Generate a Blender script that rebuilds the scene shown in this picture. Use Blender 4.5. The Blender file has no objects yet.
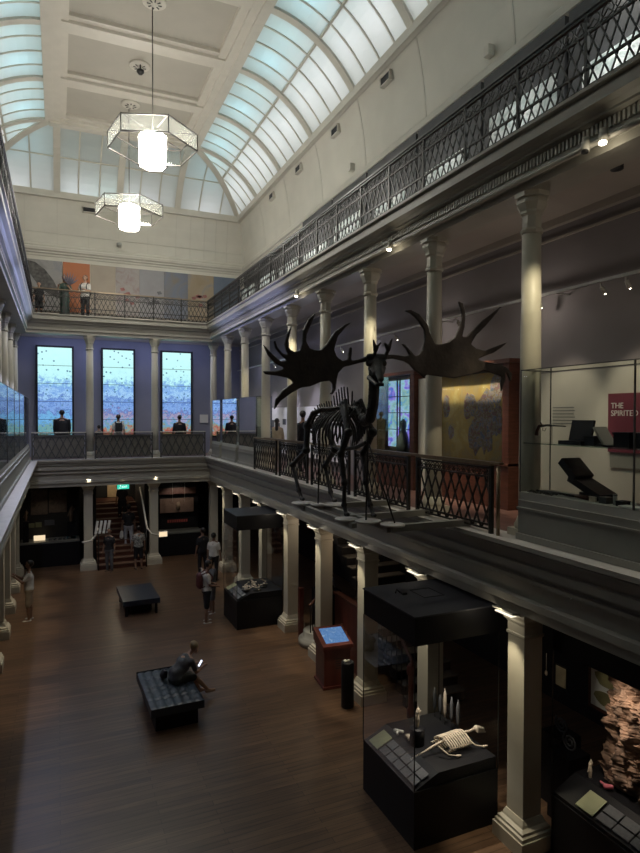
import bpy, bmesh, math, random
from math import sin, cos, pi, radians as rad
from mathutils import Vector, Matrix
random.seed(7)
S = bpy.context.scene
C = S.collection

# ------------------------------------------------------------------ materials
def new_mat(name):
    m = bpy.data.materials.new(name); m.use_nodes = True
    nt = m.node_tree; nt.nodes.clear()
    out = nt.nodes.new('ShaderNodeOutputMaterial')
    return m, nt, out

def mat(name, col, rough=.6, metal=0., var=.12, scale=6., bump=0., bscale=40., spec=.5, sc=(1, 1, 1)):
    m, nt, out = new_mat(name)
    b = nt.nodes.new('ShaderNodeBsdfPrincipled')
    tc = nt.nodes.new('ShaderNodeTexCoord')
    mp = nt.nodes.new('ShaderNodeMapping'); mp.inputs['Scale'].default_value = sc
    nt.links.new(tc.outputs['Object'], mp.inputs['Vector'])
    n = nt.nodes.new('ShaderNodeTexNoise'); n.inputs['Scale'].default_value = scale; n.inputs['Detail'].default_value = 4
    nt.links.new(mp.outputs['Vector'], n.inputs['Vector'])
    r = nt.nodes.new('ShaderNodeValToRGB')
    r.color_ramp.elements[0].position = .3; r.color_ramp.elements[1].position = .7
    r.color_ramp.elements[0].color = (*[c * (1 - var) for c in col], 1)
    r.color_ramp.elements[1].color = (*[min(1, c * (1 + var)) for c in col], 1)
    nt.links.new(n.outputs['Fac'], r.inputs['Fac'])
    nt.links.new(r.outputs['Color'], b.inputs['Base Color'])
    b.inputs['Roughness'].default_value = rough; b.inputs['Metallic'].default_value = metal
    b.inputs['Specular IOR Level'].default_value = spec
    if bump:
        n2 = nt.nodes.new('ShaderNodeTexNoise'); n2.inputs['Scale'].default_value = bscale
        nt.links.new(mp.outputs['Vector'], n2.inputs['Vector'])
        bp = nt.nodes.new('ShaderNodeBump'); bp.inputs['Strength'].default_value = bump; bp.inputs['Distance'].default_value = .02
        nt.links.new(n2.outputs['Fac'], bp.inputs['Height']); nt.links.new(bp.outputs['Normal'], b.inputs['Normal'])
    nt.links.new(b.outputs[0], out.inputs[0])
    return m

def emit(name, col, strength):
    m, nt, out = new_mat(name)
    e = nt.nodes.new('ShaderNodeEmission'); e.inputs[0].default_value = (*col, 1); e.inputs[1].default_value = strength
    nt.links.new(e.outputs[0], out.inputs[0]); return m

def glass(name, tint=(.93, .96, .95), gloss=1., base=.0):
    m, nt, out = new_mat(name)
    t = nt.nodes.new('ShaderNodeBsdfTransparent'); t.inputs[0].default_value = (*tint, 1)
    g = nt.nodes.new('ShaderNodeBsdfGlossy'); g.inputs['Roughness'].default_value = .02; g.inputs[0].default_value = (1, 1, 1, 1)
    fr = nt.nodes.new('ShaderNodeLayerWeight'); fr.inputs['Blend'].default_value = .12
    ma = nt.nodes.new('ShaderNodeMath'); ma.operation = 'MULTIPLY_ADD'; ma.inputs[1].default_value = gloss; ma.inputs[2].default_value = base
    ma.use_clamp = True
    mx = nt.nodes.new('ShaderNodeMixShader')
    nt.links.new(fr.outputs['Fresnel'], ma.inputs[0]); nt.links.new(ma.outputs[0], mx.inputs[0])
    nt.links.new(t.outputs[0], mx.inputs[1]); nt.links.new(g.outputs[0], mx.inputs[2]); nt.links.new(mx.outputs[0], out.inputs[0])
    return m

def frosted(name, col=(.9, .93, .95)):
    m, nt, out = new_mat(name)
    t = nt.nodes.new('ShaderNodeBsdfTranslucent'); t.inputs[0].default_value = (*col, 1)
    d = nt.nodes.new('ShaderNodeBsdfDiffuse'); d.inputs[0].default_value = (*[c * .5 for c in col], 1)
    mx = nt.nodes.new('ShaderNodeMixShader'); mx.inputs[0].default_value = .25
    nt.links.new(t.outputs[0], mx.inputs[1]); nt.links.new(d.outputs[0], mx.inputs[2]); nt.links.new(mx.outputs[0], out.inputs[0])
    return m

def milky(name):
    m, nt, out = new_mat(name)
    t = nt.nodes.new('ShaderNodeBsdfTransparent'); t.inputs[0].default_value = (.88, .9, .87, 1)
    d = nt.nodes.new('ShaderNodeBsdfTranslucent'); d.inputs[0].default_value = (.7, .72, .66, 1)
    g = nt.nodes.new('ShaderNodeBsdfGlossy'); g.inputs['Roughness'].default_value = .12
    m1 = nt.nodes.new('ShaderNodeMixShader'); m1.inputs[0].default_value = .10; m2 = nt.nodes.new('ShaderNodeMixShader'); m2.inputs[0].default_value = .10
    nt.links.new(t.outputs[0], m1.inputs[1]); nt.links.new(d.outputs[0], m1.inputs[2]); nt.links.new(m1.outputs[0], m2.inputs[1]); nt.links.new(g.outputs[0], m2.inputs[2])
    nt.links.new(m2.outputs[0], out.inputs[0]); return m

def floor_mat():
    m, nt, out = new_mat('timber_boards')
    b = nt.nodes.new('ShaderNodeBsdfPrincipled'); tc = nt.nodes.new('ShaderNodeTexCoord')
    br = nt.nodes.new('ShaderNodeTexBrick'); br.offset = .37; br.inputs['Scale'].default_value = 1
    br.inputs['Brick Width'].default_value = 2.1; br.inputs['Row Height'].default_value = .11
    br.inputs['Mortar Size'].default_value = .0035; br.inputs['Bias'].default_value = -.1
    br.inputs['Color1'].default_value = (.15, .088, .052, 1); br.inputs['Color2'].default_value = (.095, .056, .034, 1)
    br.inputs['Mortar'].default_value = (.03, .018, .01, 1)
    nt.links.new(tc.outputs['Object'], br.inputs['Vector'])
    mp = nt.nodes.new('ShaderNodeMapping'); mp.inputs['Scale'].default_value = (.7, 9, 1)
    nt.links.new(tc.outputs['Object'], mp.inputs[0])
    n = nt.nodes.new('ShaderNodeTexNoise'); n.inputs['Scale'].default_value = 2; n.inputs['Detail'].default_value = 6
    nt.links.new(mp.outputs[0], n.inputs['Vector'])
    mx = nt.nodes.new('ShaderNodeMixRGB'); mx.blend_type = 'OVERLAY'; mx.inputs[0].default_value = .75
    nt.links.new(br.outputs[0], mx.inputs[1]); nt.links.new(n.outputs['Fac'], mx.inputs[2])
    nt.links.new(mx.outputs[0], b.inputs['Base Color'])
    rr = nt.nodes.new('ShaderNodeMapRange'); rr.inputs[3].default_value = .24; rr.inputs[4].default_value = .42
    nt.links.new(n.outputs['Fac'], rr.inputs[0]); nt.links.new(rr.outputs[0], b.inputs['Roughness'])
    bp = nt.nodes.new('ShaderNodeBump'); bp.inputs['Strength'].default_value = .25; bp.inputs['Distance'].default_value = .004
    nt.links.new(n.outputs['Fac'], bp.inputs['Height']); nt.links.new(bp.outputs[0], b.inputs['Normal'])
    nt.links.new(b.outputs[0], out.inputs[0]); return m

def screen_mat(seed, strength=2.2):
    """video-wall collage: pale cyan sky full of small marks above a busy blue city and a red and green shore"""
    m, nt, out = new_mat('video_wall_collage_%d' % seed)
    N = nt.nodes.new; L = nt.links.new
    tc = N('ShaderNodeTexCoord'); sx = N('ShaderNodeSeparateXYZ'); L(tc.outputs['Object'], sx.inputs[0])
    mr = N('ShaderNodeMapRange'); mr.inputs[1].default_value = 0.; mr.inputs[2].default_value = 3.5
    n = N('ShaderNodeTexNoise'); n.inputs['Scale'].default_value = 5.5; n.inputs['Detail'].default_value = 10; n.inputs['Roughness'].default_value = .85
    ad = N('ShaderNodeMapping'); ad.inputs['Location'].default_value = (seed * 3.7, seed, 0); L(tc.outputs['Object'], ad.inputs[0]); L(ad.outputs[0], n.inputs['Vector'])
    L(sx.outputs[2], mr.inputs[0])
    m2 = N('ShaderNodeMath'); m2.operation = 'MULTIPLY_ADD'; m2.inputs[1].default_value = .8; m2.inputs[2].default_value = -.4; L(n.outputs['Fac'], m2.inputs[0])
    sm = N('ShaderNodeMath'); sm.operation = 'ADD'; L(mr.outputs[0], sm.inputs[0]); L(m2.outputs[0], sm.inputs[1])
    rp = N('ShaderNodeValToRGB'); e = rp.color_ramp.elements
    e[0].position = .0; e[0].color = (.10, .12, .05, 1); e[1].position = 1; e[1].color = (.60, .98, .96, 1)
    for p, c in ((.06, (.45, .06, .07, 1) if seed > 1 else (.12, .35, .5, 1)), (.12, (.20, .35, .22, 1)), (.17, (.10, .3, .62, 1)), (.24, (.45, .35, .42, 1) if seed > 1 else (.2, .5, .8, 1)), (.28, (.08, .13, .40, 1)), (.36, (.26, .46, .84, 1)), (.42, (.08, .17, .52, 1)), (.49, (.42, .70, .95, 1)), (.56, (.14, .30, .72, 1)), (.68, (.52, .93, .95, 1))):
        q = e.new(p); q.color = c
    L(sm.outputs[0], rp.inputs[0])
    v = N('ShaderNodeTexVoronoi'); v.inputs['Scale'].default_value = 7; L(ad.outputs[0], v.inputs['Vector'])
    lt = N('ShaderNodeMath'); lt.operation = 'LESS_THAN'; lt.inputs[1].default_value = .24; L(v.outputs['Distance'], lt.inputs[0])
    sc = N('ShaderNodeSeparateColor'); L(v.outputs['Color'], sc.inputs[0])
    g2 = N('ShaderNodeMath'); g2.operation = 'GREATER_THAN'; g2.inputs[1].default_value = .55; L(sc.outputs[0], g2.inputs[0])
    mm = N('ShaderNodeMath'); mm.operation = 'MULTIPLY'; L(lt.outputs[0], mm.inputs[0]); L(g2.outputs[0], mm.inputs[1])
    mx = N('ShaderNodeMixRGB'); mx.inputs[2].default_value = (.10, .22, .36, 1); L(mm.outputs[0], mx.inputs[0]); L(rp.outputs[0], mx.inputs[1])
    em = N('ShaderNodeEmission'); em.inputs[1].default_value = strength; L(mx.outputs[0], em.inputs[0]); L(em.outputs[0], out.inputs[0])
    return m

def art(name, cols, scale=1.2, em=0., rough=.6, det=7, dist=.6):
    m, nt, out = new_mat(name); N = nt.nodes.new; L = nt.links.new
    tc = N('ShaderNodeTexCoord'); n = N('ShaderNodeTexNoise'); n.inputs['Scale'].default_value = scale; n.inputs['Detail'].default_value = det
    n.inputs['Distortion'].default_value = dist; n.inputs['Roughness'].default_value = .6
    L(tc.outputs['Object'], n.inputs['Vector']); rp = N('ShaderNodeValToRGB'); e = rp.color_ramp.elements
    k = len(cols)
    e[0].position = .32; e[0].color = (*cols[0], 1); e[1].position = .68; e[1].color = (*cols[-1], 1)
    for i in range(1, k - 1): q = e.new(.32 + .36 * i / (k - 1)); q.color = (*cols[i], 1)
    L(n.outputs['Fac'], rp.inputs[0])
    if em:
        b = N('ShaderNodeEmission'); b.inputs[1].default_value = em
        L(rp.outputs[0], b.inputs[0])
    else:
        b = N('ShaderNodeBsdfPrincipled'); b.inputs['Roughness'].default_value = rough; L(rp.outputs[0], b.inputs['Base Color'])
    L(b.outputs[0], out.inputs[0]); return m

M = dict(
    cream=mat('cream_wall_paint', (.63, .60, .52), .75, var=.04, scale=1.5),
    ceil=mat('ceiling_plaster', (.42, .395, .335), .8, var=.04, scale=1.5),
    trim=mat('cream_moulding_paint', (.58, .55, .475), .5, var=.04, scale=3),
    stone=mat('taupe_cornice_paint', (.37, .35, .295), .45, var=.06, scale=3),
    darkstone=mat('dark_taupe_paint', (.16, .152, .13), .4, var=.06, scale=3),
    column=mat('pale_column_paint', (.52, .49, .40), .45, var=.04, scale=4),
    grey=mat('grey_gallery_wall_paint', (.26, .235, .235), .8, var=.04, scale=2),
    rearwall=mat('screen_tinted_rear_wall', (.27, .275, .34), .75, var=.04, scale=2),  # mid-grey paint tinted with the blue of the screen light
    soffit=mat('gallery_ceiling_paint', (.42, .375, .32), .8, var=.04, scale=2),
    black=mat('black_wall_paint', (.012, .012, .014), .6, var=.1, scale=3),
    casebl=mat('black_case_laminate', (.0085, .0085, .011), .5, var=.1, scale=3, spec=.3),
    iron=mat('dark_iron', (.045, .044, .042), .4, .6, var=.15, scale=20),
    ironlt=mat('grey_iron', (.10, .10, .10), .4, .5, var=.15, scale=20),
    brass=mat('worn_bronze', (.27, .20, .13), .35, .7, var=.15, scale=10),
    bone_dark=mat('blackened_bone', (.022, .019, .017), .5, var=.3, scale=14, bump=.4, bscale=30),
    antler=mat('dark_brown_antler', (.040, .031, .025), .5, var=.35, scale=6, bump=.35, bscale=18, sc=(1, 1, 1)),
    bone=mat('pale_bone', (.70, .60, .47), .6, var=.2, scale=12),
    floor=floor_mat(),
    gfloor=mat('red_brown_gallery_floor', (.17, .085, .07), .45, var=.15, scale=5),
    ledge=mat('grey_ledge_paint', (.58, .56, .53), .4, var=.08, scale=5),
    plinth=mat('grey_plinth_paint', (.27, .265, .235), .45, var=.05, scale=4),
    deck=mat('pale_case_deck', (.42, .42, .38), .6, var=.05, scale=4),
    glass=glass('case_glass'),
    leftglass=glass('reflective_case_glass', (.85, .9, .93), 1.0, .05),
    dglass=glass('dark_case_glass', (.97, .98, .98), .35),
    frost=frosted('frosted_skylight_glass'),
    frostg=frosted('smoky_lunette_glass', (.78, .79, .81)),
    lampglass=emit('lantern_glow', (1., .95, .86), 42),
    ringglass=milky('pendant_glass'),
    rod=mat('dark_rod', (.10, .09, .08), .4, .5),
    wood=mat('dark_red_timber', (.10, .035, .022), .4, var=.25, scale=5, sc=(1, 1, 8)),
    kiosk=mat('cherry_timber', (.13, .032, .024), .35, var=.25, scale=6, sc=(1, 1, .2)),
    tread=mat('stair_tread_timber', (.17, .10, .07), .5, var=.2, scale=6),
    leather=mat('tufted_blue_black_leather', (.034, .045, .058), .38, var=.15, scale=10),
    leather2=mat('navy_leather', (.018, .025, .042), .36, var=.15, scale=10),
    maroon=mat('maroon_panel', (.16, .028, .045), .6, var=.04),
    white=mat('white_card', (.78, .76, .70), .7, var=.03),
    greenpan=mat('olive_green_card', (.42, .44, .26), .6, var=.05),
    greylab=mat('grey_label_card', (.12, .125, .135), .6, var=.15, scale=30),
    skin=mat('skin', (.42, .25, .17), .55, var=.06),
    skindk=mat('tanned_skin', (.26, .15, .10), .55, var=.06),
    hairbl=mat('black_hair', (.016, .013, .012), .5), hairbrown=mat('brown_hair', (.07, .04, .024), .5),
    hairfair=mat('fair_hair', (.40, .30, .18), .5),
    wtee=mat('white_cotton', (.62, .60, .56), .8, bump=.3), beige=mat('beige_cotton', (.36, .30, .22), .8, bump=.3),
    blk=mat('black_cotton', (.016, .016, .019), .85, bump=.3), olive=mat('dark_olive_cotton', (.06, .062, .05), .85, bump=.3),
    greytee=mat('grey_cotton', (.12, .12, .125), .85, bump=.3), denim=mat('pale_denim', (.40, .42, .45), .8, bump=.3),
    green=mat('dark_green_satin', (.02, .05, .038), .5), pack=mat('maroon_nylon', (.10, .025, .028), .6), packbl=mat('black_nylon', (.02, .02, .024), .6),
    pattern=art('patterned_cloth', [(.03, .03, .03), (.5, .5, .45), (.05, .05, .06), (.4, .4, .35)], 14),
    shoe=mat('white_shoe', (.5, .5, .48), .6), shoebl=mat('black_shoe', (.03, .03, .03), .6),
    phone=emit('phone_screen', (.8, .85, 1), 1.6),
    silver=mat('silver_metal', (.55, .54, .5), .3, .8),
    rock=mat('rough_brown_mineral', (.22, .14, .10), .75, var=.8, scale=5, bump=.9, bscale=14),
    exit=emit('exit_green', (.04, .55, .38), 1.0),
    exitwhite=emit('exit_white', (.8, 1, .92), 1.3),
    spotface=emit('spotlight_face', (1, .9, .72), 9),
    fixture=emit('downlight_face', (1, .88, .68), 1.1),
    kscreen=art('kiosk_map_screen', [(.06, .14, .34), (.16, .32, .62), (.09, .22, .48), (.4, .58, .8)], 9, em=.6),
    lightbox=emit('lit_label', (1, .78, .5), .8),
)

# ------------------------------------------------------------------ mesh builder
class MB:
    def __init__(s): s.v = []; s.f = []; s.sm = []
    def add(s, vs, fs, smooth=False):
        o = len(s.v); s.v += [tuple(v) for v in vs]; s.f += [tuple(i + o for i in f) for f in fs]; s.sm += [smooth] * len(fs); return s
    def box(s, x0, x1, y0, y1, z0, z1):
        return s.add([(x0, y0, z0), (x1, y0, z0), (x1, y1, z0), (x0, y1, z0), (x0, y0, z1), (x1, y0, z1), (x1, y1, z1), (x0, y1, z1)],
                     [(0, 3, 2, 1), (4, 5, 6, 7), (0, 1, 5, 4), (1, 2, 6, 5), (2, 3, 7, 6), (3, 0, 4, 7)])
    def quad(s, a, b, c, d): return s.add([a, b, c, d], [(0, 1, 2, 3)])
    def bar(s, p, q, w, h=None, up=(0, 0, 1)):
        p = Vector(p); q = Vector(q); d = (q - p)
        if d.length < 1e-6: return s
        d.normalize(); u = Vector(up)
        if abs(d.dot(u)) > .98: u = Vector((1, 0, 0)) if abs(d.x) < .9 else Vector((0, 1, 0))
        a = d.cross(u).normalized(); b = a.cross(d).normalized(); h = h or w
        a *= w / 2; b *= h / 2
        vs = [p - a - b, p + a - b, p + a + b, p - a + b, q - a - b, q + a - b, q + a + b, q - a + b]
        return s.add(vs, [(0, 3, 2, 1), (4, 5, 6, 7), (0, 1, 5, 4), (1, 2, 6, 5), (2, 3, 7, 6), (3, 0, 4, 7)])
    def tube(s, pts, r, n=8, cap=True):
        pts = [Vector(p) for p in pts]; k = len(pts)
        rs = r if isinstance(r, (list, tuple)) else [r] * k
        t0 = (pts[1] - pts[0]).normalized(); u = Vector((0, 0, 1)) if abs(t0.z) < .9 else Vector((1, 0, 0))
        a = t0.cross(u).normalized(); vs = []; fs = []
        for i, p in enumerate(pts):
            t = (pts[min(i + 1, k - 1)] - pts[max(i - 1, 0)])
            t = t.normalized() if t.length > 1e-9 else t0
            a = (a - t * a.dot(t)).normalized(); b = t.cross(a)
            for j in range(n): an = 2 * pi * j / n; vs.append(p + (a * cos(an) + b * sin(an)) * rs[i])
        for i in range(k - 1):
            for j in range(n): fs.append((i * n + j, i * n + (j + 1) % n, (i + 1) * n + (j + 1) % n, (i + 1) * n + j))
        if cap: fs += [tuple(range(n - 1, -1, -1)), tuple((k - 1) * n + j for j in range(n))]
        return s.add(vs, fs, True)
    def lathe(s, cx, cy, prof, n=16, smooth=True, rot=0.):
        vs = []; fs = []; k = len(prof)
        for r, z in prof:
            for j in range(n): a = rot + 2 * pi * j / n; vs.append((cx + r * cos(a), cy + r * sin(a), z))
        for i in range(k - 1):
            for j in range(n): fs.append((i * n + j, i * n + (j + 1) % n, (i + 1) * n + (j + 1) % n, (i + 1) * n + j))
        fs += [tuple(range(n - 1, -1, -1)), tuple((k - 1) * n + j for j in range(n))]
        return s.add(vs, fs, smooth)
    def ball(s, c, r, n=10, sc=(1, 1, 1)):
        vs = []; fs = []; m = n // 2 + 1
        for i in range(m + 1):
            th = pi * i / m
            for j in range(n): a = 2 * pi * j / n; vs.append((c[0] + r * sc[0] * sin(th) * cos(a), c[1] + r * sc[1] * sin(th) * sin(a), c[2] + r * sc[2] * cos(th)))
        for i in range(m):
            for j in range(n): fs.append((i * n + j, (i + 1) * n + j, (i + 1) * n + (j + 1) % n, i * n + (j + 1) % n))
        return s.add(vs, fs, True)
    def sweep(s, prof, path, closed=False):
        """prof: [(offset, z)]; path: function offset -> list of (x, y)"""
        rows = [[(x, y, z) for x, y in path(o)] for o, z in prof]; k = len(rows[0]); vs = [p for r in rows for p in r]; fs = []
        for i in range(len(rows) - 1 + (1 if closed else 0)):
            a = i * k; b = ((i + 1) % len(rows)) * k
            for j in range(k - 1): fs.append((a + j, b + j, b + j + 1, a + j + 1))
        return s.add(vs, fs)
    def build(s, name, m, parent=None, at=None, local=False, fix=True):
        """geometry given in world coordinates unless local; parent may be an (unrotated) empty"""
        me = bpy.data.meshes.new(name)
        org = Vector((0, 0, 0))
        if parent is not None and not local: org = wloc(parent)
        elif at is not None: org = Vector(at)
        me.from_pydata([tuple(Vector(v) - org) for v in s.v], [], s.f); me.update()
        for p, sm in zip(me.polygons, s.sm): p.use_smooth = sm
        if fix:
            bm = bmesh.new(); bm.from_mesh(me); bmesh.ops.remove_doubles(bm, verts=bm.verts, dist=1e-5)
            bmesh.ops.recalc_face_normals(bm, faces=bm.faces); bm.to_mesh(me); bm.free()
        o = bpy.data.objects.new(name, me); C.objects.link(o)
        if m: me.materials.append(m)
        if parent is not None: o.parent = parent
        elif at is not None: o.location = at
        return o

def wloc(o):
    v = Vector(o.location)
    while o.parent: o = o.parent; v += o.location
    return v
def tag(o, label=None, cat=None, group=None, kind=None):
    for k, v in (('label', label), ('category', cat), ('group', group), ('kind', kind)):
        if v: o[k] = v
    return o
def thing(name, label, cat, loc=(0, 0, 0), group=None, rz=0.):
    o = bpy.data.objects.new(name, None); C.objects.link(o); o.location = loc; o.rotation_euler.z = rz; o.empty_display_size = .1
    return tag(o, label, cat, group)
def struct(o): o['kind'] = 'structure'; return o
def copy_tree(o, parent=None, loc=None, label=None):
    c = o.copy(); C.objects.link(c)
    if parent is not None: c.parent = parent
    if loc is not None: c.location = loc
    if label: c['label'] = label
    for ch in list(o.children): copy_tree(ch, c)
    return c
def bake(o):
    bpy.context.view_layer.update(); dg = bpy.context.evaluated_depsgraph_get()
    me = bpy.data.meshes.new_from_object(o.evaluated_get(dg)); o.modifiers.clear(); o.data = me
    for p in me.polygons: p.use_smooth = True
    return o
def spot(loc, target, power, size=60, col=(1, .86, .66), blend=.6, r=.04):
    l = bpy.data.lights.new('spot', 'SPOT'); l.energy = power; l.spot_size = rad(size); l.spot_blend = blend; l.color = col; l.shadow_soft_size = r
    o = bpy.data.objects.new('spot_light', l); C.objects.link(o); o.location = loc
    o.rotation_euler = (Vector(target) - Vector(loc)).to_track_quat('-Z', 'Y').to_euler(); return o
def point(loc, power, col=(1, .9, .75), r=.1):
    l = bpy.data.lights.new('point', 'POINT'); l.energy = power; l.color = col; l.shadow_soft_size = r
    o = bpy.data.objects.new('point_light', l); C.objects.link(o); o.location = loc; return o
def area(loc, target, power, sx, sy, col=(1, .9, .75)):
    l = bpy.data.lights.new('area', 'AREA'); l.shape = 'RECTANGLE'; l.size = sx; l.size_y = sy; l.energy = power; l.color = col
    o = bpy.data.objects.new('area_light', l); C.objects.link(o); o.location = loc
    o.rotation_euler = (Vector(target) - Vector(loc)).to_track_quat('-Z', 'Y').to_euler(); return o

# ------------------------------------------------------------------ measurements (metres)
LX, RX, RY = -1.23, 5.8, 23.8        # mouldings' reference planes (column lines)
LCX = -1.45                          # axis of the left columns
Z1, Z2 = 4.2, 9.4                    # gallery floors
WX, WL, WY = 7.3, -2.75, 25.5        # right, left, rear wall planes
CZ = 16.0
NEAR = -3.0
def U(o): return [(LX + o, NEAR), (LX + o, RY - o), (RX - o, RY - o), (RX - o, NEAR)]
YC = [6.21, 8.46, 10.71, 12.92, 15.12, 17.35, 19.57, 21.8, 24.05]
YL = YC

# ------------------------------------------------------------------ shell
struct(MB().box(-6, 9.5, NEAR, 32, -.2, 0).build('floor', M['floor']))
struct(MB().box(9.3, 9.5, NEAR, 32, 0, Z1).build('wall_ground_right', M['black']))
struct(MB().box(-6.2, -6, NEAR, 32, 0, Z1).build('wall_ground_left', M['black']))
struct(MB().box(-6, 9.5, 31.8, 32, 0, Z1).build('wall_ground_rear', M['black']))
struct(MB().box(-6, 9.5, NEAR - .2, NEAR, 0, 19).build('wall_near', M['grey']))
struct(MB().box(WX, WX + .35, NEAR, WY, Z1, 8.9).build('wall_right', M['grey']))
struct(MB().box(WL - .35, WL, NEAR, WY, Z1, 8.9).build('wall_left', M['grey']))
struct(MB().box(WL - .4, WX + .4, WY, WY + .3, Z1, 8.9).build('wall_rear', M['rearwall']))
struct(MB().box(7.6, 7.8, NEAR, 25.8, 8.9, 12.7).build('wall_upper_right', M['black']))
struct(MB().box(-3.25, -3.05, NEAR, 25.8, 8.9, 12.7).build('wall_upper_left', M['darkstone']))
struct(MB().box(-3.2, 7.8, 25.8, 26.0, 8.9, 12.7).build('wall_upper_rear', M['cream']))
# ground-floor slab and both gallery slabs (U shaped, plus the near gallery the camera stands on)
def slab(name, z0, z1, inset, m, top=None):
    b = MB()
    b.box(-6, LX + inset, NEAR, 26, z0, z1); b.box(RX - inset, 9.5, NEAR, 26, z0, z1)
    b.box(LX + inset, RX - inset, RY - inset, 26, z0, z1); b.box(LX + inset, RX - inset, NEAR, .9, z0, z1)
    return struct(b.build(name, m))
slab('floor_gallery', 3.9, Z1 - .005, .2, M['gfloor'])
struct(MB().box(-6, 9.5, 26, 32, 3.9, 4.2).build('ceiling_stair_hall', M['black']))
struct(MB().box(-6, LX, NEAR, 26, 3.86, 3.895).box(RX, 9.5, NEAR, 26, 3.86, 3.895).box(LX, RX, RY, 26, 3.86, 3.895).build('ceiling_ground', M['black']))
def slab2(name, z0, z1, m):
    b = MB()
    b.box(-3.1, LX + .1, NEAR, 25.8, z0, z1); b.box(RX - .1, 7.65, NEAR, 25.8, z0, z1)
    b.box(LX + .1, RX - .1, RY - .1, 25.8, z0, z1); b.box(LX + .1, RX - .1, NEAR, .5, z0, z1)
    return struct(b.build(name, m))
slab2('floor_upper_gallery', 9.0, 9.38, M['gfloor'])
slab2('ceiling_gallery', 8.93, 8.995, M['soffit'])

# mouldings
low = [(-.25, 3.2), (.25, 3.2), (.25, 3.31), (.31, 3.34), (.31, 3.43), (.27, 3.46), (.27, 3.66), (.36, 3.69), (.36, 3.74), (.32, 3.75), (.32, 3.80), (.42, 3.83), (.42, 3.93), (.38, 3.95), (.38, 3.98), (.46, 4.0), (.46, 4.05), (.46, 4.08), (.52, 4.085), (.52, 4.12), (.49, 4.125), (.49, 4.14), (.56, 4.145), (.56, 4.2), (-.05, 4.2)]
struct(MB().sweep(low[:-1], U).build('trim_1', M['stone']))
struct(MB().sweep([(.558, 4.203), (.1, 4.206)], U).build('trim_ledge', M['ledge']))
up = [(-.25, 8.75), (.2, 8.75), (.2, 8.85), (.25, 8.87), (.25, 8.94), (.22, 8.95), (.22, 9.1), (.3, 9.12), (.3, 9.15), (.35, 9.19), (.43, 9.22), (.43, 9.33), (.40, 9.35), (.40, 9.38), (.46, 9.39), (.46, 9.43), (.1, 9.43)]
struct(MB().sweep(up, U).build('trim_2', M['stone']))
# dentil rows: one moulding each
def dentils(z0, z1, o0, o1, pitch, w, name, m):
    b = MB(); y = .2
    while y < RY - o1 - .05:
        b.box(RX - o1, RX - o0, y, y + w, z0, z1); b.box(LX + o0, LX + o1, y, y + w, z0, z1); y += pitch
    x = LX + o1 + .05
    while x < RX - o1 - .05: b.box(x, x + w, RY - o1, RY - o0, z0, z1); x += pitch
    struct(b.build(name, m, fix=False))
dentils(8.98, 9.09, .2, .25, .06, .032, 'trim_3', M['stone'])
dentils(3.66, 3.69, .26, .31, .10, .05, 'trim_4', M['stone'])
# upper walls: cornice and coved wall up to the skylight sill
def W(o): return [(-3.05 + o, NEAR), (-3.05 + o, 25.8 - o), (7.6 - o, 25.8 - o), (7.6 - o, NEAR)]
struct(MB().sweep([(0, 12.02), (.03, 12.04), (.03, 12.12), (.1, 12.14), (.1, 12.2), (.16, 12.24), (.16, 12.34), (.09, 12.38), (.09, 12.44), (.03, 12.5), (0.0, 12.52)], W).build('trim_5', M['trim']))
cove = [(0.0, 12.5), (.03, 12.9), (.08, 13.3), (.15, 13.7), (.23, 14.05), (.3, 14.3)]
b = MB().sweep(cove, W); struct(b.build('wall_cove', M['cream']))
struct(MB().sweep([(.30, 14.22), (.36, 14.24), (.38, 14.3), (.38, 14.38), (.30, 14.42), (.2, 14.42)], W).build('trim_6', M['trim']))
# thin ribs on the coved wall (vertical boarding joints) and a level picture line
b = MB()
for y in [22.75, 20.0, 17.15, 14.3, 11.45, 8.6]:
    for s_ in (0, 1):
        for i in range(len(cove) - 1):
            (o0, z0), (o1, z1) = cove[i], cove[i + 1]
            x0, x1 = (7.6 - o0, 7.6 - o1) if s_ else (-3.05 + o0, -3.05 + o1)
            b.bar((x0, y, z0), (x1, y, z1), .05, .02)
for x in [-1.15, 0, 1.15, 2.3, 3.45, 4.6, 5.2, 5.8, 6.3, 6.8]:
    for i in range(len(cove) - 1):
        (o0, z0), (o1, z1) = cove[i], cove[i + 1]; b.bar((x, 25.8 - o0, z0), (x, 25.8 - o1, z1), .03, .02)
b.bar((-3, 25.75, 12.95), (7.5, 25.75, 12.95), .03, .03)
struct(b.build('trim_7', M['trim'], fix=False))

# ------------------------------------------------------------------ vault with skylights
TX, TZ = 4.80, 16.0
P0, P1, P2 = (7.3, 14.35), (6.35, 15.85), (TX, TZ)
HX = 2.28
def prof(t):
    return ((1 - t) ** 2 * P0[0] + 2 * t * (1 - t) * P1[0] + t * t * P2[0], (1 - t) ** 2 * P0[1] + 2 * t * (1 - t) * P1[1] + t * t * P2[1])
def hipY(t): return WY - (7.3 - prof(t)[0]) * (2.6 / 2.4)
def RV(t, y): x, z = prof(t); return Vector((x, min(y, hipY(t)), z))
def LV(t, y): v = RV(t, y); v.x = 2 * HX - v.x; return v
def BV(t, x):
    px, z = prof(t); return Vector((max(min(x, px), 2 * HX - px), hipY(t), z))
ribs = [22.75, 20.0, 17.15, 14.3, 11.45, 8.6, 5.75, 2.9, .05, NEAR]
T = [i / 12 for i in range(13)]
def vault(F, stops, name, nbar, reverse=False, fm=None):
    g = MB()
    for a, c in zip(stops[:-1], stops[1:]):
        for i in range(12): g.quad(F(T[i], a), F(T[i], c), F(T[i + 1], c), F(T[i + 1], a))
    w = struct(g.build(name, fm or M['frost']))
    return w
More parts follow.
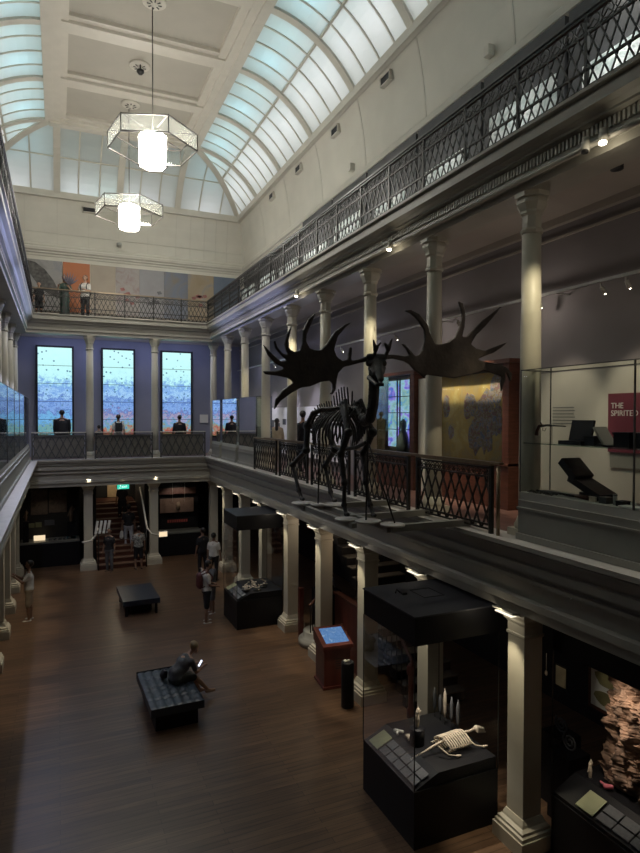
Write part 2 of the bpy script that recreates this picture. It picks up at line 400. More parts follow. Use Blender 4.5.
vault(RV, [26.5] + ribs, 'window_1', 3); vault(LV, [26.5] + ribs, 'window_2', 3); vault(BV, [-4, 0, 2.28, 4.6, 9], 'window_3', 2, fm=M['frostg'])
def ribline(F, s, w, h, b, t0=0, t1=1, lift=0.):
    pts = [F(t0 + (t1 - t0) * i / 10, s) for i in range(11)]
    for p, q in zip(pts[:-1], pts[1:]):
        d = (q - p)
        if d.length > 1e-4: b.bar(p - d * .04, q + d * .04, w, h, up=(0, 0, 1))
b = MB(); b2 = MB()
for F in (RV, LV):
    for y in ribs[:-1]: ribline(F, y, .22, .14, b)
    stops = [25.6] + ribs
    for a, c in zip(stops[:-1], stops[1:]):
        n_ = 3
        for k in range(1, n_ + 1):
            y = a + (c - a) * k / (n_ + 1)
            if a > 23: y = 22.75 + (25.5 - 22.75) * (4 - k) / 4; tt = [t for t in [i / 40 for i in range(41)] if hipY(t) >= y]; ribline(F, y, .05, .05, b2, 0, tt[-1])
            else: ribline(F, y, .05, .05, b2)
    tp = .5
    b2.bar(F(tp, NEAR), F(tp, 30), .06, .07)
    for p, q in ((F(0, NEAR), F(0, 25.5)), (F(1, NEAR), F(1, 22.9))): b.bar(p, q, .26, .22)
    pts = [F(i / 10, 30) for i in range(11)]
    for p, q in zip(pts[:-1], pts[1:]): b.bar(p, q, .24, .16)
for x in (0, 2.3, 4.6):
    ribline(BV, x, .24, .14, b)
for x0, x1 in ((-2.75, 0), (0, 2.3), (2.3, 4.6), (4.6, 7.3)):
    for k in (1, 2):
        x = x0 + (x1 - x0) * k / 3; tt = [t for t in [i / 40 for i in range(41)] if abs(BV(t, x).x - x) < 1e-4]
        if tt: ribline(BV, x, .05, .05, b2, 0, tt[-1])
b2.bar(BV(.45, -9), BV(.45, 20), .05, .05)
b.bar(BV(0, -9), BV(0, 20), .26, .24); b.bar(BV(1, -9), BV(1, 20), .3, .3)
struct(b.build('trim_8', M['trim'], fix=False)); struct(b2.build('trim_9', M['trim'], fix=False))
# flat coffered ceiling
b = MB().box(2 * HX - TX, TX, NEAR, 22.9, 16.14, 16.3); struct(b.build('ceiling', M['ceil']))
b = MB()
for x0, x1 in ((2 * HX - TX, .12), (4.44, TX)):
    b.box(x0, x1, NEAR, 22.9, 15.93, 16.13)
for x0, x1 in ((.12, .3), (4.22, 4.44)): b.box(x0, x1, NEAR, 22.9, 16.0, 16.14)
for y in ribs[:-1]:
    b.box(.12, 4.44, y - .22, y + .22, 15.95, 16.13); b.box(.2, 4.3, y - .4, y + .4, 16.04, 16.14)
struct(b.build('ceiling_beams', M['trim'], fix=False))
# unseen box added above the glass to keep lamp light from leaking
b = MB().box(-4.2, 9.2, NEAR, 27.5, 18.6, 18.8).box(-4.4, -4.2, NEAR, 27.5, 14.3, 18.8).box(9.2, 9.4, NEAR, 27.5, 14.3, 18.8).box(-4.2, 9.2, 27.3, 27.5, 14.3, 18.8)
b.box(-4.2, -2.9, NEAR, 27.4, 14.2, 14.3).box(7.45, 9.2, NEAR, 27.4, 14.2, 14.3).box(-4.2, 9.2, 25.65, 27.4, 14.2, 14.3)
struct(b.build('ceiling_light_shell', M['cream']))

# ceiling roses, pendants, vents
def rose(y, label, hook=True):
    r = thing('ceiling_rose', label, 'ceiling rose', (2.25, y, 16.05))
    MB().lathe(2.25, y, [(.30, 16.14), (.30, 16.11), (.26, 16.08), (.2, 16.10), (.19, 16.07), (.08, 16.06), (.05, 16.02), (.01, 16.02)], 20).build('rose_disc', M['trim'], r)
    g = MB()
    for k in range(8):
        a = k * pi / 4; g.bar((2.25 + .09 * cos(a), y + .09 * sin(a), 16.065), (2.25 + .18 * cos(a), y + .18 * sin(a), 16.065), .03, .02)
    g.build('rose_grille', M['iron'], r)
    return r
rose(15.5, 'round plaster ceiling rose that the larger hexagonal pendant hangs from'); rose(18.46, 'middle ceiling rose with a black dome detector under it and no lamp')
rose(20.86, 'furthest plaster ceiling rose, above the smaller far pendant')
det = thing('smoke_detector', 'small black dome hanging under the middle ceiling rose', 'detector', (2.25, 18.2, 15.8))
MB().lathe(2.25, 18.3, [(.02, 16.06), (.02, 15.92), (.11, 15.90), (.11, 15.85), (.05, 15.78), (.01, 15.77)], 14).build('detector_body', M['iron'], det)
HEX = pi / 2 - rad(-19)
def pendant(y, z, label):
    x = 2.2; t = thing('hexagonal_pendant', label, 'pendant light', (x, y, z), 'glass pendants over the hall')
    MB().tube([(x, y, z + .86), (x, y, 15.98)], .015, 6).build('rod', M['rod'], t)
    rot = rad(-19) + pi / 2 - pi / 6 - pi / 3 * 0
    def H(r, zz, k): a = rot + k * pi / 3 + 0; return Vector((x + r * cos(a), y + r * sin(a), z + zz))
    MB().add([H(.33, .03, k) for k in range(6)] + [H(.35, .76, k) for k in range(6)], [(k, (k + 1) % 6, 6 + (k + 1) % 6, 6 + k) for k in range(6)] + [(5, 4, 3, 2, 1, 0), (6, 7, 8, 9, 10, 11)]).build('lantern', M['lampglass'], t)
    g = MB()
    for k in range(6): g.quad(H(1.1, .44, k), H(1.1, .44, k + 1), H(1.1, .84, k + 1), H(1.1, .84, k))
    g.build('glass_ring', M['ringglass'], t, fix=False)
    f = MB()
    for k in range(6):
        f.bar(H(1.1, .44, k), H(1.1, .44, k + 1), .025, .025); f.bar(H(1.1, .84, k), H(1.1, .84, k + 1), .025, .025)
        f.bar(H(1.1, .44, k), H(1.1, .84, k), .025, .025); f.bar(H(.36, .86, k), H(1.1, .86, k), .02, .02)
        f.bar(H(.35, .02, k), H(.35, .02, k + 1), .025, .03); f.bar(H(.35, .78, k), H(.35, .78, k + 1), .02, .02)
        f.bar(H(.34, .02, k), H(.35, .78, k), .02, .02)
    f.build('frame', M['rod'], t, fix=False)
pendant(15.5, 12.03, 'larger and nearer hexagonal glass pendant with glowing white lantern on a long rod')
pendant(20.9, 12.0, 'smaller far hexagonal glass pendant hanging below and behind the large one')
for i, (y, lb) in enumerate(((12.78, 'largest dark square air vent high in the right upper wall'), (15.68, 'second dark air vent of the right upper wall, left of the largest'), (18.55, 'third dark air vent along the right upper wall'), (21.26, 'smallest dark air vent of the right upper wall, by the rear corner'))):
    v = thing('air_vent', lb, 'air vent', (7.38, y, 14.0), 'air vents in the right upper wall')
    MB().box(7.30, 7.42, y - .2, y + .2, 13.90, 14.08).build('grille', M['black'], v)
    MB().box(7.285, 7.4, y - .23, y + .23, 14.08, 14.11).box(7.285, 7.4, y - .23, y + .23, 13.87, 13.90).box(7.285, 7.4, y - .23, y - .2, 13.9, 14.08).box(7.285, 7.4, y + .2, y + .23, 13.9, 14.08).build('vent_frame', M['trim'], v)
v = thing('air_vent', 'small dark vent in the rear wall under the sloping windows', 'air vent', (1.16, 25.5, 14.0))
MB().box(.95, 1.4, 25.45, 25.6, 13.86, 14.02).build('grille', M['black'], v)
MB().box(.91, 1.44, 25.44, 25.6, 14.02, 14.05).box(.91, 1.44, 25.44, 25.6, 13.83, 13.86).build('vent_frame', M['trim'], v)
for i, (y, lb) in enumerate(((9.2, 'small white sensor box on the right upper wall near the top of the photo'), (15.0, 'small white sensor box on the right upper wall above the lit part of the railing'))):
    o = MB().box(7.44, 7.58, y - .07, y + .07, 12.62, 12.82).build('sensor_box', M['trim'], at=(7.5, y, 12.7)) ; tag(o, lb, 'sensor')
o = MB().lathe(2.3, 25.62, [(.1, 12.66), (.1, 12.8), (.04, 12.84)], 10).build('wall_sensor', M['silver'], at=(2.3, 25.6, 12.7)); tag(o, 'small grey sensor on the rear cornice ledge below the pendants', 'sensor')

# ------------------------------------------------------------------ columns
def round_column(x, y, label, group):
    t = thing('round_column', label, 'column', (x, y, Z1), group)
    MB().box(x - .2, x + .2, y - .2, y + .2, Z1, Z1 + .1).lathe(x, y, [(.19, Z1 + .1), (.2, Z1 + .15), (.17, Z1 + .2), (.15, Z1 + .26)], 20).build('base', M['column'], t)
    MB().lathe(x, y, [(.142, Z1 + .24), (.14, 5.4), (.132, 7), (.122, 8.24)], 24).build('shaft', M['column'], t)
    MB().lathe(x, y, [(.124, 8.22), (.15, 8.24), (.155, 8.27), (.13, 8.3), (.128, 8.46), (.155, 8.49), (.155, 8.52), (.18, 8.57), (.205, 8.62), (.205, 8.66), (.19, 8.69)], 8, False, pi / 8).lathe(x, y, [(.235, 8.69), (.235, 8.75)], 8, False, pi / 8).build('capital', M['column'], t)
    return t
R8 = ['nearest round column of the right gallery, rising from the end of the glass case', 'second round column of the right gallery, behind the right antler', 'third round column of the right gallery, behind the elk skull',
      'fourth round column of the right gallery, behind the tip of the left antler tine', 'fifth round column of the right gallery, behind the left antler palm', 'sixth round column of the right gallery, beside the beige-clad visitor',
      'seventh round column of the right gallery, among the far glass cases', 'eighth round column of the right gallery, next to last before the rear corner', 'last round column of the right gallery, in the rear corner']
col0 = round_column(5.8, YC[0], R8[0], 'round columns of the right gallery')
for i in range(1, 9): copy_tree(col0, loc=(5.8, YC[i], Z1), label=R8[i])
L8 = ['left gallery round column whose capital touches the left photo edge', 'left gallery round column, second from the left photo edge', 'left gallery round column, third from the left photo edge', 'left gallery round column closest to the rear wall']
for i, y in enumerate([17.35, 19.57, 21.8, 24.05]):
    c = copy_tree(col0, loc=(LCX, y, Z1), label=L8[i]); c['group'] = 'round columns of the left gallery'
for i, y in enumerate([6.21, 8.46, 10.71, 12.92, 15.12]): pass
for x, lb in ((1.08, 'round column between the left and middle video walls'), (3.44, 'round column between the middle and right video walls')):
    c = copy_tree(col0, loc=(x, RY + .02, Z1), label=lb); c['group'] = 'round columns of the rear gallery'

def square_column(x, y, label, group, hall=-1, mirror=False):
    t = thing('square_column', label, 'column', (x, y, 0), group)
    MB().box(x - .29, x + .29, y - .29, y + .29, 0, .2).build('plinth', M['column'], t)
    MB().lathe(x, y, [(.38, .2), (.38, .25), (.345, .265), (.345, .3), (.28, .33), (.27, .36), (.235, .42)], 4, False, pi / 4).build('base', M['column'], t)
    MB().box(x - .155, x + .155, y - .155, y + .155, .4, 2.95).build('shaft', M['column'], t)
    MB().lathe(x, y, [(.235, 2.84), (.245, 2.85), (.245, 2.88), (.225, 2.89), (.225, 3.0), (.25, 3.03), (.28, 3.05), (.28, 3.08), (.33, 3.14), (.33, 3.2)], 4, False, pi / 4).build('capital', M['column'], t)
    return t
G8 = ['square pale column at the near corner of the big display case, nearest on the right', 'square pale column behind the big near display case', 'square pale column between the touchscreen kiosk and the big case',
      'square pale column just behind the touchscreen kiosk', 'square pale column at the near side of the far display case', 'square pale column behind the far display case', 'square pale column past the far display case, next to last on the right',
      'square pale column of the right row just before the rear corner']
sq0 = square_column(5.8, YC[0] + .06, G8[0], 'square columns of the right row')
for i in range(1, 8): copy_tree(sq0, loc=(5.8, YC[i] + .06, 0), label=G8[i])
GL = ['nearest left square column, only its base corner inside the photo', 'second left square column, base lit beside a warm floor streak', 'third left square column, just before the white-shirted man', 'fourth left square column, level with the white-shirted man', 'last left square column before the dark wall case']
for i, y in enumerate([15.12, 17.35, 19.57, 21.8, 24.0]):
    c = copy_tree(sq0, loc=(LCX - .02, y + .2, 0), label=GL[i]); c['group'] = 'square columns of the left row'
for x, lb in ((1.02, 'square pale column left of the rear stairs'), (3.42, 'square pale column right of the rear stairs'), (5.8, 'dim square column in the rear right corner by the far wall case')):
    c = copy_tree(sq0, loc=(x, RY + .3, 0), label=lb); c['group'] = 'square columns of the rear row'

# downlights of the ground floor
fx = thing('column_downlight', 'downlight above the nearest right square column', 'downlight', (5.5, YC[0] + .1, 3.2), 'downlights above the square columns')
MB().add([(5.44, YC[0] - .1, 3.19), (5.60, YC[0] - .1, 3.16), (5.60, YC[0] + .3, 3.16), (5.44, YC[0] + .3, 3.19), (5.44, YC[0] - .1, 3.215), (5.60, YC[0] - .1, 3.2), (5.60, YC[0] + .3, 3.2), (5.44, YC[0] + .3, 3.215)],
         [(0, 3, 2, 1), (4, 5, 6, 7), (0, 1, 5, 4), (1, 2, 6, 5), (2, 3, 7, 6), (3, 0, 4, 7)]).build('housing', M['stone'], fx)
MB().box(5.45, 5.54, YC[0] - .06, YC[0] + .26, 3.15, 3.165).build('lens', M['fixture'], fx)
FX = ['second from the near end', 'above the bay left of the big display case', 'above the touchscreen kiosk', 'above the column at the far display case', 'over the far display case cover', 'past the far display case', 'in the right rear corner']
for i in range(1, 8): copy_tree(fx, loc=(5.5, YC[i] + .1, 3.2), label='right row downlight ' + FX[i - 1])
for i in range(8):
    y = YC[i] + .06
    spot((5.28, y + .1, 3.5), (5.75, y + .03, .3), 100 if i < 2 else 80, 40, (1, .87, .62), .5)
    point((5.36, y + .12, 3.10), .9, (1, .88, .68), .03)
for i, y in enumerate([12.9, 15.12, 17.35, 19.57, 21.8]):
    spot((LCX + .62, y + .35, 3.6), (LCX + .45, y + .3, 0), 80, 44, (1, .8, .52), .7)
for y in (13.4, 14.6, 11.9, 9.8): spot((5.15, y, 3.5), (4.75, y, 0), 30, 60, (1, .78, .45), .9)
for x in (1.02, 3.42): spot((x, RY - .35, 3.55), (x, RY + .2, .6), 26, 42, (1, .87, .66), .5)
for x in (2.2, 5.0): spot((x, RY - .4, 3.5), (x, RY - .8, 0), 14, 80, (1, .8, .55), .7)

# ------------------------------------------------------------------ railings
def railing(parent, a, c, z0, z1, m, handr, bays, band=.2, dia=.15, low=.26, posts=True, pw=.04, th=.012, scroll=True, name='panel', foot=.06):
    a = Vector((*a, 0)); c = Vector((*c, 0)); L = (c - a).length; d = (c - a) / L; n = Vector((-d.y, d.x, 0))
    P = lambda s, z: a + d * s + Vector((0, 0, z))
    h = MB().bar(P(-.02, z1 - .015), P(L + .02, z1 - .015), .07, .03); h.build('handrail', handr, parent)
    bt = z1 - .06
    for k in range(bays):
        s0, s1 = L * k / bays, L * (k + 1) / bays; g = MB()
        for z in (bt, bt - band, z0 + low, z0 + foot): g.bar(P(s0, z), P(s1, z), .03 if z != bt else .045, .025)
        zt, zb = bt - band, z0 + foot; H = zt - zb; cnt = max(2, round((s1 - s0) / dia)); w = (s1 - s0) / cnt
        run = H / (dia * 2.1) * dia
        for sgn in (1, -1):
            j = -int(run / w) - 1
            while j <= cnt + int(run / w) + 1:
                sa = s0 + j * w; sb = sa + sgn * run; za, zb_ = zb, zt
                lo, hi = min(sa, sb), max(sa, sb)
                if hi > s0 and lo < s1:
                    t0 = (max(lo, s0) - sa) / (sb - sa); t1 = (min(hi, s1) - sa) / (sb - sa); ta, tb = min(t0, t1), max(t0, t1)
                    o = n * (.008 * sgn)
                    g.bar(P(sa + (sb - sa) * ta, zb + H * ta) + o, P(sa + (sb - sa) * tb, zb + H * tb) + o, th, th * 1.6)
                j += 1
        if scroll:
            cs = max(1, round((s1 - s0) / (band * .95))); ww = (s1 - s0) / cs; zc = bt - band / 2; r = band * .36
            for j in range(cs):
                pts = [P(s0 + ww * (j + .5) + r * cos(q * pi / 4) * 1.1, zc + r * sin(q * pi / 4)) for q in range(9)]
                g.tube(pts, .009, 4, False)
                g.bar(P(s0 + ww * j, zc - r), P(s0 + ww * (j + .5), zc + r * .3), .01, .014); g.bar(P(s0 + ww * (j + .5), zc + r * .3), P(s0 + ww * (j + 1), zc - r), .01, .014)
        g.build(name, m, parent, fix=False)
    if posts:
        for k in range(bays + 1):
            s = L * k / bays; MB().bar(P(s, z0), P(s, z1 - .03), pw, pw).bar(P(s, bt - band - .1), P(min(max(s + .1, .05), L - .02), bt - .02), .015, .015).build('post', m, parent, fix=False)
t = thing('upper_railing', 'long dark iron lattice railing climbing along the right upper gallery', 'railing', (5.43, 12, Z2))
railing(t, (5.43, 1.73), (5.43, 23.43), 9.42, 10.33, M['iron'], M['ironlt'], 20)
t = thing('upper_railing', 'dark iron lattice railing across the rear upper gallery', 'railing', (2.3, 23.43, Z2))
railing(t, (-.84, 23.43), (5.43, 23.43), 9.42, 10.33, M['iron'], M['brass'], 6)
t = thing('upper_railing', 'steeply seen iron railing of the left upper gallery', 'railing', (-.84, 12, Z2))
railing(t, (-.84, 8.0), (-.84, 23.43), 9.42, 10.33, M['iron'], M['ironlt'], 14)
# first floor, right: one fence of bays between glass case and far cases
t = thing('gallery_railing', 'iron lattice railing behind the elk skeleton along the right gallery', 'railing', (5.4, 11, Z1))
for k in range(5):
    y0 = YC[k] + .14; y1 = YC[k + 1] - .14
    if k == 0: y0 = 6.5
    railing(t, (5.4, y0), (5.4, y1), Z1, 5.16, M['iron'], M['brass'], 1, band=.13, dia=.2, low=.12, scroll=True, pw=.05, th=.016)
b = MB()
for y in (6.36, 6.52): b.tube([(5.4, y, Z1), (5.4, y, 5.13)], .025, 8)
b.build('end_post', M['brass'], t)
MB().box(5.36, 5.44, 6.3, 16.2, 5.155, 5.185).build('top_rail', M['brass'], t)
for i, (x0, x1, lb) in enumerate(((-.85, .92, 'grey mesh balustrade below the left video wall'), (1.24, 3.28, 'grey mesh balustrade below the middle video wall'), (3.6, 5.3, 'grey mesh balustrade below the right video wall'))):
    t = thing('rear_balustrade', lb, 'railing', ((x0 + x1) / 2, RY - .35, Z1), 'balustrades of the rear gallery')
    railing(t, (x0, RY - .38), (x1, RY - .38), Z1, 5.2, M['ironlt'], M['trim'], 1, band=.1, dia=.27, low=.1, scroll=False, pw=.05, th=.022)
    MB().box(x0 + .05, x1 - .05, RY - .34, RY - .33, Z1 + .08, 5.1).build('backing_screen', M['darkstone'], t)

# ------------------------------------------------------------------ video walls
for i, (x0, x1, lb) in enumerate(((-.71, .5, 'left tall video wall glowing cyan, large dark visitor in front'), (1.65, 2.81, 'middle tall video wall glowing cyan between two columns'), (3.97, 5.14, 'right tall video wall with red band at its foot'))):
    t = thing('video_wall', lb, 'video wall', ((x0 + x1) / 2, 25.4, 4.93), 'tall video walls in the rear gallery')
    dsp = MB().box(x0, x1, 25.36, 25.38, 4.95, 8.43).build('display', screen_mat(i + 1, .84), t)
    f = MB().box(x0 - .07, x0, 25.32, 25.5, 4.88, 8.5).box(x1, x1 + .07, 25.32, 25.5, 4.88, 8.5).box(x0, x1, 25.32, 25.5, 8.43, 8.5).box(x0, x1, 25.32, 25.5, 4.88, 4.95).box(x0, x1, 25.39, 25.5, 4.95, 8.43)
    f.build('frame', M['black'], t, fix=False)
    s_ = MB()
    for k in range(1, 5): s_.box(x0, x1, 25.352, 25.365, 4.95 + k * .696 - .008, 4.95 + k * .696 + .008)
    s_.build('seams', M['black'], dsp, fix=False)

# ------------------------------------------------------------------ lettering
def text(s, m, size, loc, facing, parent=None, align='LEFT', name='lettering', ext=.002):
    cu = bpy.data.curves.new(name, 'FONT'); cu.body = s; cu.size = size; cu.extrude = ext; cu.align_x = align; cu.space_line = .95
    tmp = bpy.data.objects.new(name, cu); C.objects.link(tmp); bpy.context.view_layer.update()
    me = bpy.data.meshes.new_from_object(tmp.evaluated_get(bpy.context.evaluated_depsgraph_get())); bpy.data.objects.remove(tmp)
    me.materials.clear(); me.materials.append(m)
    R = {'-X': Matrix(((0, 0, -1), (-1, 0, 0), (0, 1, 0))), '-Y': Matrix(((1, 0, 0), (0, 0, -1), (0, 1, 0)))}[facing].to_4x4()
    me.transform(R); o = bpy.data.objects.new(name, me); C.objects.link(o)
    if parent is not None: o.parent = parent; o.location = Vector(loc) - wloc(parent)
    else: o.location = loc
    return o
def lines(b, y0, y1, z, x, n, dz, th=.012):
    for k in range(n): b.box(x - .003, x, y1 + (y0 - y1) * .12 * random.random(), y0, z - k * dz - th, z - k * dz)

# ------------------------------------------------------------------ glass cases at the gallery edge
def edge_case(y0, y1, x0, x1, label, cat='display case', gm=None, shelf=True, side=1, back=True, group=None, joint=None):
    xf = x0 if side > 0 else x1
    t = thing('glass_case', label, cat, ((x0 + x1) / 2, (y0 + y1) / 2, Z1), group)
    b = MB().box(x0 - .03 * (side > 0), x1 + .03 * (side < 0), y0, y1, Z1, Z1 + .52); b.build('plinth', M['plinth'], t)
    e = .045
    b = MB().box(x0 - e * (side > 0) - .01, x1 + e * (side < 0) + .01, y0 - .005, y1 + .005, Z1 + .40, Z1 + .43).box(x0 - e * (side > 0) - .02, x1 + e * (side < 0) + .02, y0 - .005, y1 + .005, Z1 + .01, Z1 + .09)
    b.build('plinth_moulding', M['plinth'], t)
    MB().box(x0 - .0, x1 + .0, y0, y1, Z1 + .52, Z1 + .62).build('deck', M['deck'], t)
    g = MB(); zb, zt = Z1 + .62, 6.4
    g.quad((x0, y0, zb), (x0, y1, zb), (x0, y1, zt), (x0, y0, zt)).quad((x1, y0, zb), (x1, y1, zb), (x1, y1, zt), (x1, y0, zt))
    g.quad((x0, y0, zb), (x1, y0, zb), (x1, y0, zt), (x0, y0, zt)).quad((x0, y1, zb), (x1, y1, zb), (x1, y1, zt), (x0, y1, zt)).quad((x0, y0, zt), (x1, y0, zt), (x1, y1, zt), (x0, y1, zt))
    g.build('glass_box', gm or M['glass'], t, fix=False)
    f = MB(); r = .012
    for x in (x0, x1):
        f.bar((x, y0, zt), (x, y1, zt), r, r)
        for y in (y0, y1): f.bar((x, y, zb), (x, y, zt), r, r)
    for y in (y0, y1): f.bar((x0, y, zt), (x1, y, zt), r, r)
    if joint: f.bar((xf, joint, zb), (xf, joint, zt), .016, .016); f.bar((x1 if side > 0 else x0, joint + .1, zb), (x1 if side > 0 else x0, joint + .1, zt), .02, .02)
    f.build('frame', M['ironlt'], t, fix=False)
    if shelf:
        MB().box(x0 + .02, x1 - .02, y0 + .03, y1 - .03, 5.45, 5.465).build('shelf', M['shelfglass'], t)
    return t
M['shelfglass'] = mat('green_edged_shelf_glass', (.30, .36, .33), .25, var=.05)
M['shelfglass'] = glass('shelf_glass', (.62, .72, .68), 1., .12)
edge_case(1.6, 6.08, 5.52, 6.03, 'large glass case on grey plinth at the right photo edge holding black boxes', joint=4.4)
for i, (a, c, lb) in enumerate(((17.52, 19.4, 'far right glass case nearest to the railing, a figure seen through it'), (19.74, 21.64, 'far right glass case between the seventh and eighth round columns'), (21.97, 23.2, 'far right glass case closest to the rear wall, reflecting the video walls'))):
    edge_case(a, c, 5.55, 6.05, lb, group='far glass cases of the right gallery', shelf=True, gm=M['leftglass'])
for i, (a, c) in enumerate(((9.6, 11.6), (11.64, 13.7), (13.74, 15.8), (15.84, 17.9), (17.94, 20.3), (20.34, 23.2))):
    edge_case(a, c, -1.27, -.95, ['nearest glass case of the left gallery, at the photo edge', 'second glass case of the left gallery, tall blue reflections', 'third glass case of the left gallery', 'fourth glass case of the left gallery',
              'fifth glass case of the left gallery, narrow in view', 'last glass case of the left gallery, beside the rear balustrade'][i], gm=M['leftglass'], side=-1, group='reflective glass cases of the left gallery')
# contents of the near case
def open_box(y, z, label, w, h, d, tilt):
    t = thing('open_black_box', label, 'box', (5.78, y, z))
    MB().box(5.6, 5.6 + d, y - w / 2, y + w / 2, z, z + .05).box(5.62, 5.6 + d - .02, y - w / 2 + .02, y + w / 2 - .02, z + .05, z + .06).build('tray', M['casebl'], t)
    b = MB(); p = Vector((5.6 + d, 0, z + .05)); q = p + Vector((sin(tilt) * h, 0, cos(tilt) * h))
    b.bar((p.x, y, p.z), (q.x, y, q.z), w, .03, up=(1, 0, 0)); b.build('lid', M['casebl'], t)
    return t
# boxes stand open towards the hall, seen from the side
t = thing('open_black_box', 'black presentation box standing open on the glass shelf', 'box', (5.78, 5.4, 5.466))
MB().box(5.62, 5.92, 5.2, 5.54, 5.466, 5.51).build('base', M['casebl'], t)
b = MB().bar((5.80, 5.37, 5.51), (5.86, 5.37, 5.755), .33, .03, up=(1, 0, 0)).box(5.80, 5.86, 5.21, 5.53, 5.51, 5.53); b.build('lid', M['casebl'], t)
t = thing('closed_black_box', 'low black box on the shelf right of the open presentation box', 'box', (5.78, 5.12, 5.466))
MB().box(5.66, 5.92, 5.04, 5.18, 5.466, 5.56).build('body', M['casebl'], t); MB().box(5.65, 5.93, 5.035, 5.185, 5.56, 5.575).build('lid', M['casebl'], t)
t = thing('leaning_plaque', 'dark grey plaque leaning back on the shelf beside the low black box', 'plaque', (5.78, 4.95, 5.466))
b = MB().bar((5.7, 4.86, 5.48), (5.7, 5.00, 5.68), .2, .02, up=(0, 1, 0)); b.build('plate', M['plinth'], t)
MB().bar((5.7, 4.82, 5.469), (5.7, 4.95, 5.49), .2, .02).build('stand', M['casebl'], t)
for k, (y, lb) in enumerate(((4.66, 'squat dark wooden box on the shelf in front of the maroon panel'), (4.40, 'second dark wooden box on the shelf cut by the photo edge'))):
    t = thing('wooden_box', lb, 'box', (5.75, y, 5.466)); MB().box(5.64, 5.88, y - .1, y + .1, 5.466, 5.60).build('body', M['casebl'], t); MB().box(5.63, 5.89, y - .11, y + .11, 5.60, 5.63).build('lid', M['casebl'], t)
t = thing('antique_pistol', 'old ornate pistol mounted level above the shelf, butt to the left', 'pistol', (5.78, 5.85, 5.55))
MB().tube([(5.75, 5.98, 5.675), (5.75, 5.85, 5.690), (5.75, 5.68, 5.685), (5.75, 5.55, 5.680)], [.018, .014, .010, .008], 8).build('barrel', M['iron'], t)
MB().tube([(5.75, 5.92, 5.685), (5.75, 5.99, 5.675), (5.75, 6.03, 5.615), (5.75, 6.04, 5.555)], [.016, .022, .02, .024], 8).build('grip', M['wood'], t)
MB().tube([(5.75, 5.93, 5.655), (5.75, 5.93, 5.620), (5.75, 5.89, 5.615), (5.75, 5.87, 5.655)], .004, 6).tube([(5.75, 5.95, 5.695), (5.75, 5.97, 5.725)], .007, 6).build('trigger_guard', M['iron'], t)
MB().bar((5.76, 5.78, 5.466), (5.76, 5.78, 5.675), .006).build('mount', M['iron'], t)
t = thing('reclining_case', 'black hinged case lying open at an angle on the pale deck', 'case', (5.78, 5.4, 4.82))
MB().bar((5.78, 4.95, 4.87), (5.78, 5.40, 5.06), .28, .08, up=(0, 0, 1)).build('lower_shell', M['casebl'], t)
MB().bar((5.78, 5.30, 5.06), (5.78, 5.52, 5.26), .30, .09, up=(0, 0, 1)).build('upper_shell', M['casebl'], t)
MB().box(5.72, 5.84, 5.1, 5.3, 4.82, 4.9).build('stand', M['casebl'], t)
t = thing('ornate_chain', 'tangled dark metal chain and fittings lying at the end of the deck', 'chain', (5.75, 5.8, 4.82))
b = MB()
for k in range(26):
    y = 5.98 - k * .017; b.tube([(5.62 + .09 * sin(k * 1.7) + .03 * cos(q * pi / 3), y + .02 * sin(q * pi / 3) * 1.3, 4.835 + .012 * (q % 2)) for q in range(7)], .005, 4, False)
b.build('links', M['iron'], t, fix=False)
t = thing('long_gun_lock', 'long dark mechanism with a wooden stock lying along the deck', 'weapon', (5.68, 5.5, 4.82))
MB().tube([(5.66, 5.86, 4.85), (5.66, 5.6, 4.855), (5.66, 5.32, 4.85)], [.018, .014, .012], 8).build('barrel', M['iron'], t)
MB().tube([(5.7, 5.5, 4.84), (5.69, 5.3, 4.85), (5.68, 5.12, 4.845)], [.014, .022, .03], 8).build('stock', M['wood'], t)
for k, (y, w, h, mt, nm, lb) in enumerate(((5.02, .09, .05, 'bone', 'ivory_tin', 'low cream tin on the deck right of the reclining case'), (4.88, .10, .06, 'ironlt', 'metal_tin', 'small grey metal tin standing on the deck'), (4.76, .045, .10, 'deck', 'upright_cylinder', 'upright pale cylinder on the deck'), (4.66, .09, .045, 'casebl', 'black_lidded_box', 'flat black lidded box at the right end of the deck objects'))):
    t = thing(nm, lb, 'container', (5.68, y, 4.82))
    if nm == 'upright_cylinder': MB().lathe(5.68, y, [(w / 2, 4.82), (w / 2, 4.82 + h), (w / 2 - .006, 4.823 + h)], 14).build('body', M[mt], t); MB().lathe(5.68, y, [(w / 2 + .003, 4.82 + h), (w / 2 + .003, 4.835 + h)], 14).build('cap', M['ironlt'], t)
    else: MB().box(5.62, 5.74, y - w / 2, y + w / 2, 4.82, 4.82 + h).build('body', M[mt], t); MB().box(5.617, 5.743, y - w / 2 - .003, y + w / 2 + .003, 4.82 + h, 4.832 + h).build('lid', M[mt], t)
t = thing('label_card', 'pale label card lying at the front of the deck by the photo edge', 'label', (5.62, 4.45, 4.82))
MB().bar((5.6, 4.2, 4.835), (5.6, 4.6, 4.835), .14, .02).build('card', M['white'], t)
# wall behind: maroon panel
t = thing('maroon_sign', 'maroon wall panel reading THE SPIRITED behind the glass case', 'sign', (7.22, 5.4, 5.8))
MB().box(7.2, 7.29, 4.2, 6.17, 5.30, 6.13).build('panel', M['maroon'], t)
text('THE\nSPIRITED', M['white'], .112, (7.197, 6.12, 5.92), '-X', t, name='title')
b = MB(); lines(b, 6.02, 5.1, 5.58, 7.199, 5, .035, .01); b.build('small_text', M['white'], t, fix=False)
t = thing('grey_sign', 'grey strip panel below the maroon sign', 'sign', (7.22, 5.2, 5.1)); MB().box(7.22, 7.29, 4.2, 6.15, 5.08, 5.29).build('panel', M['plinth'], t)
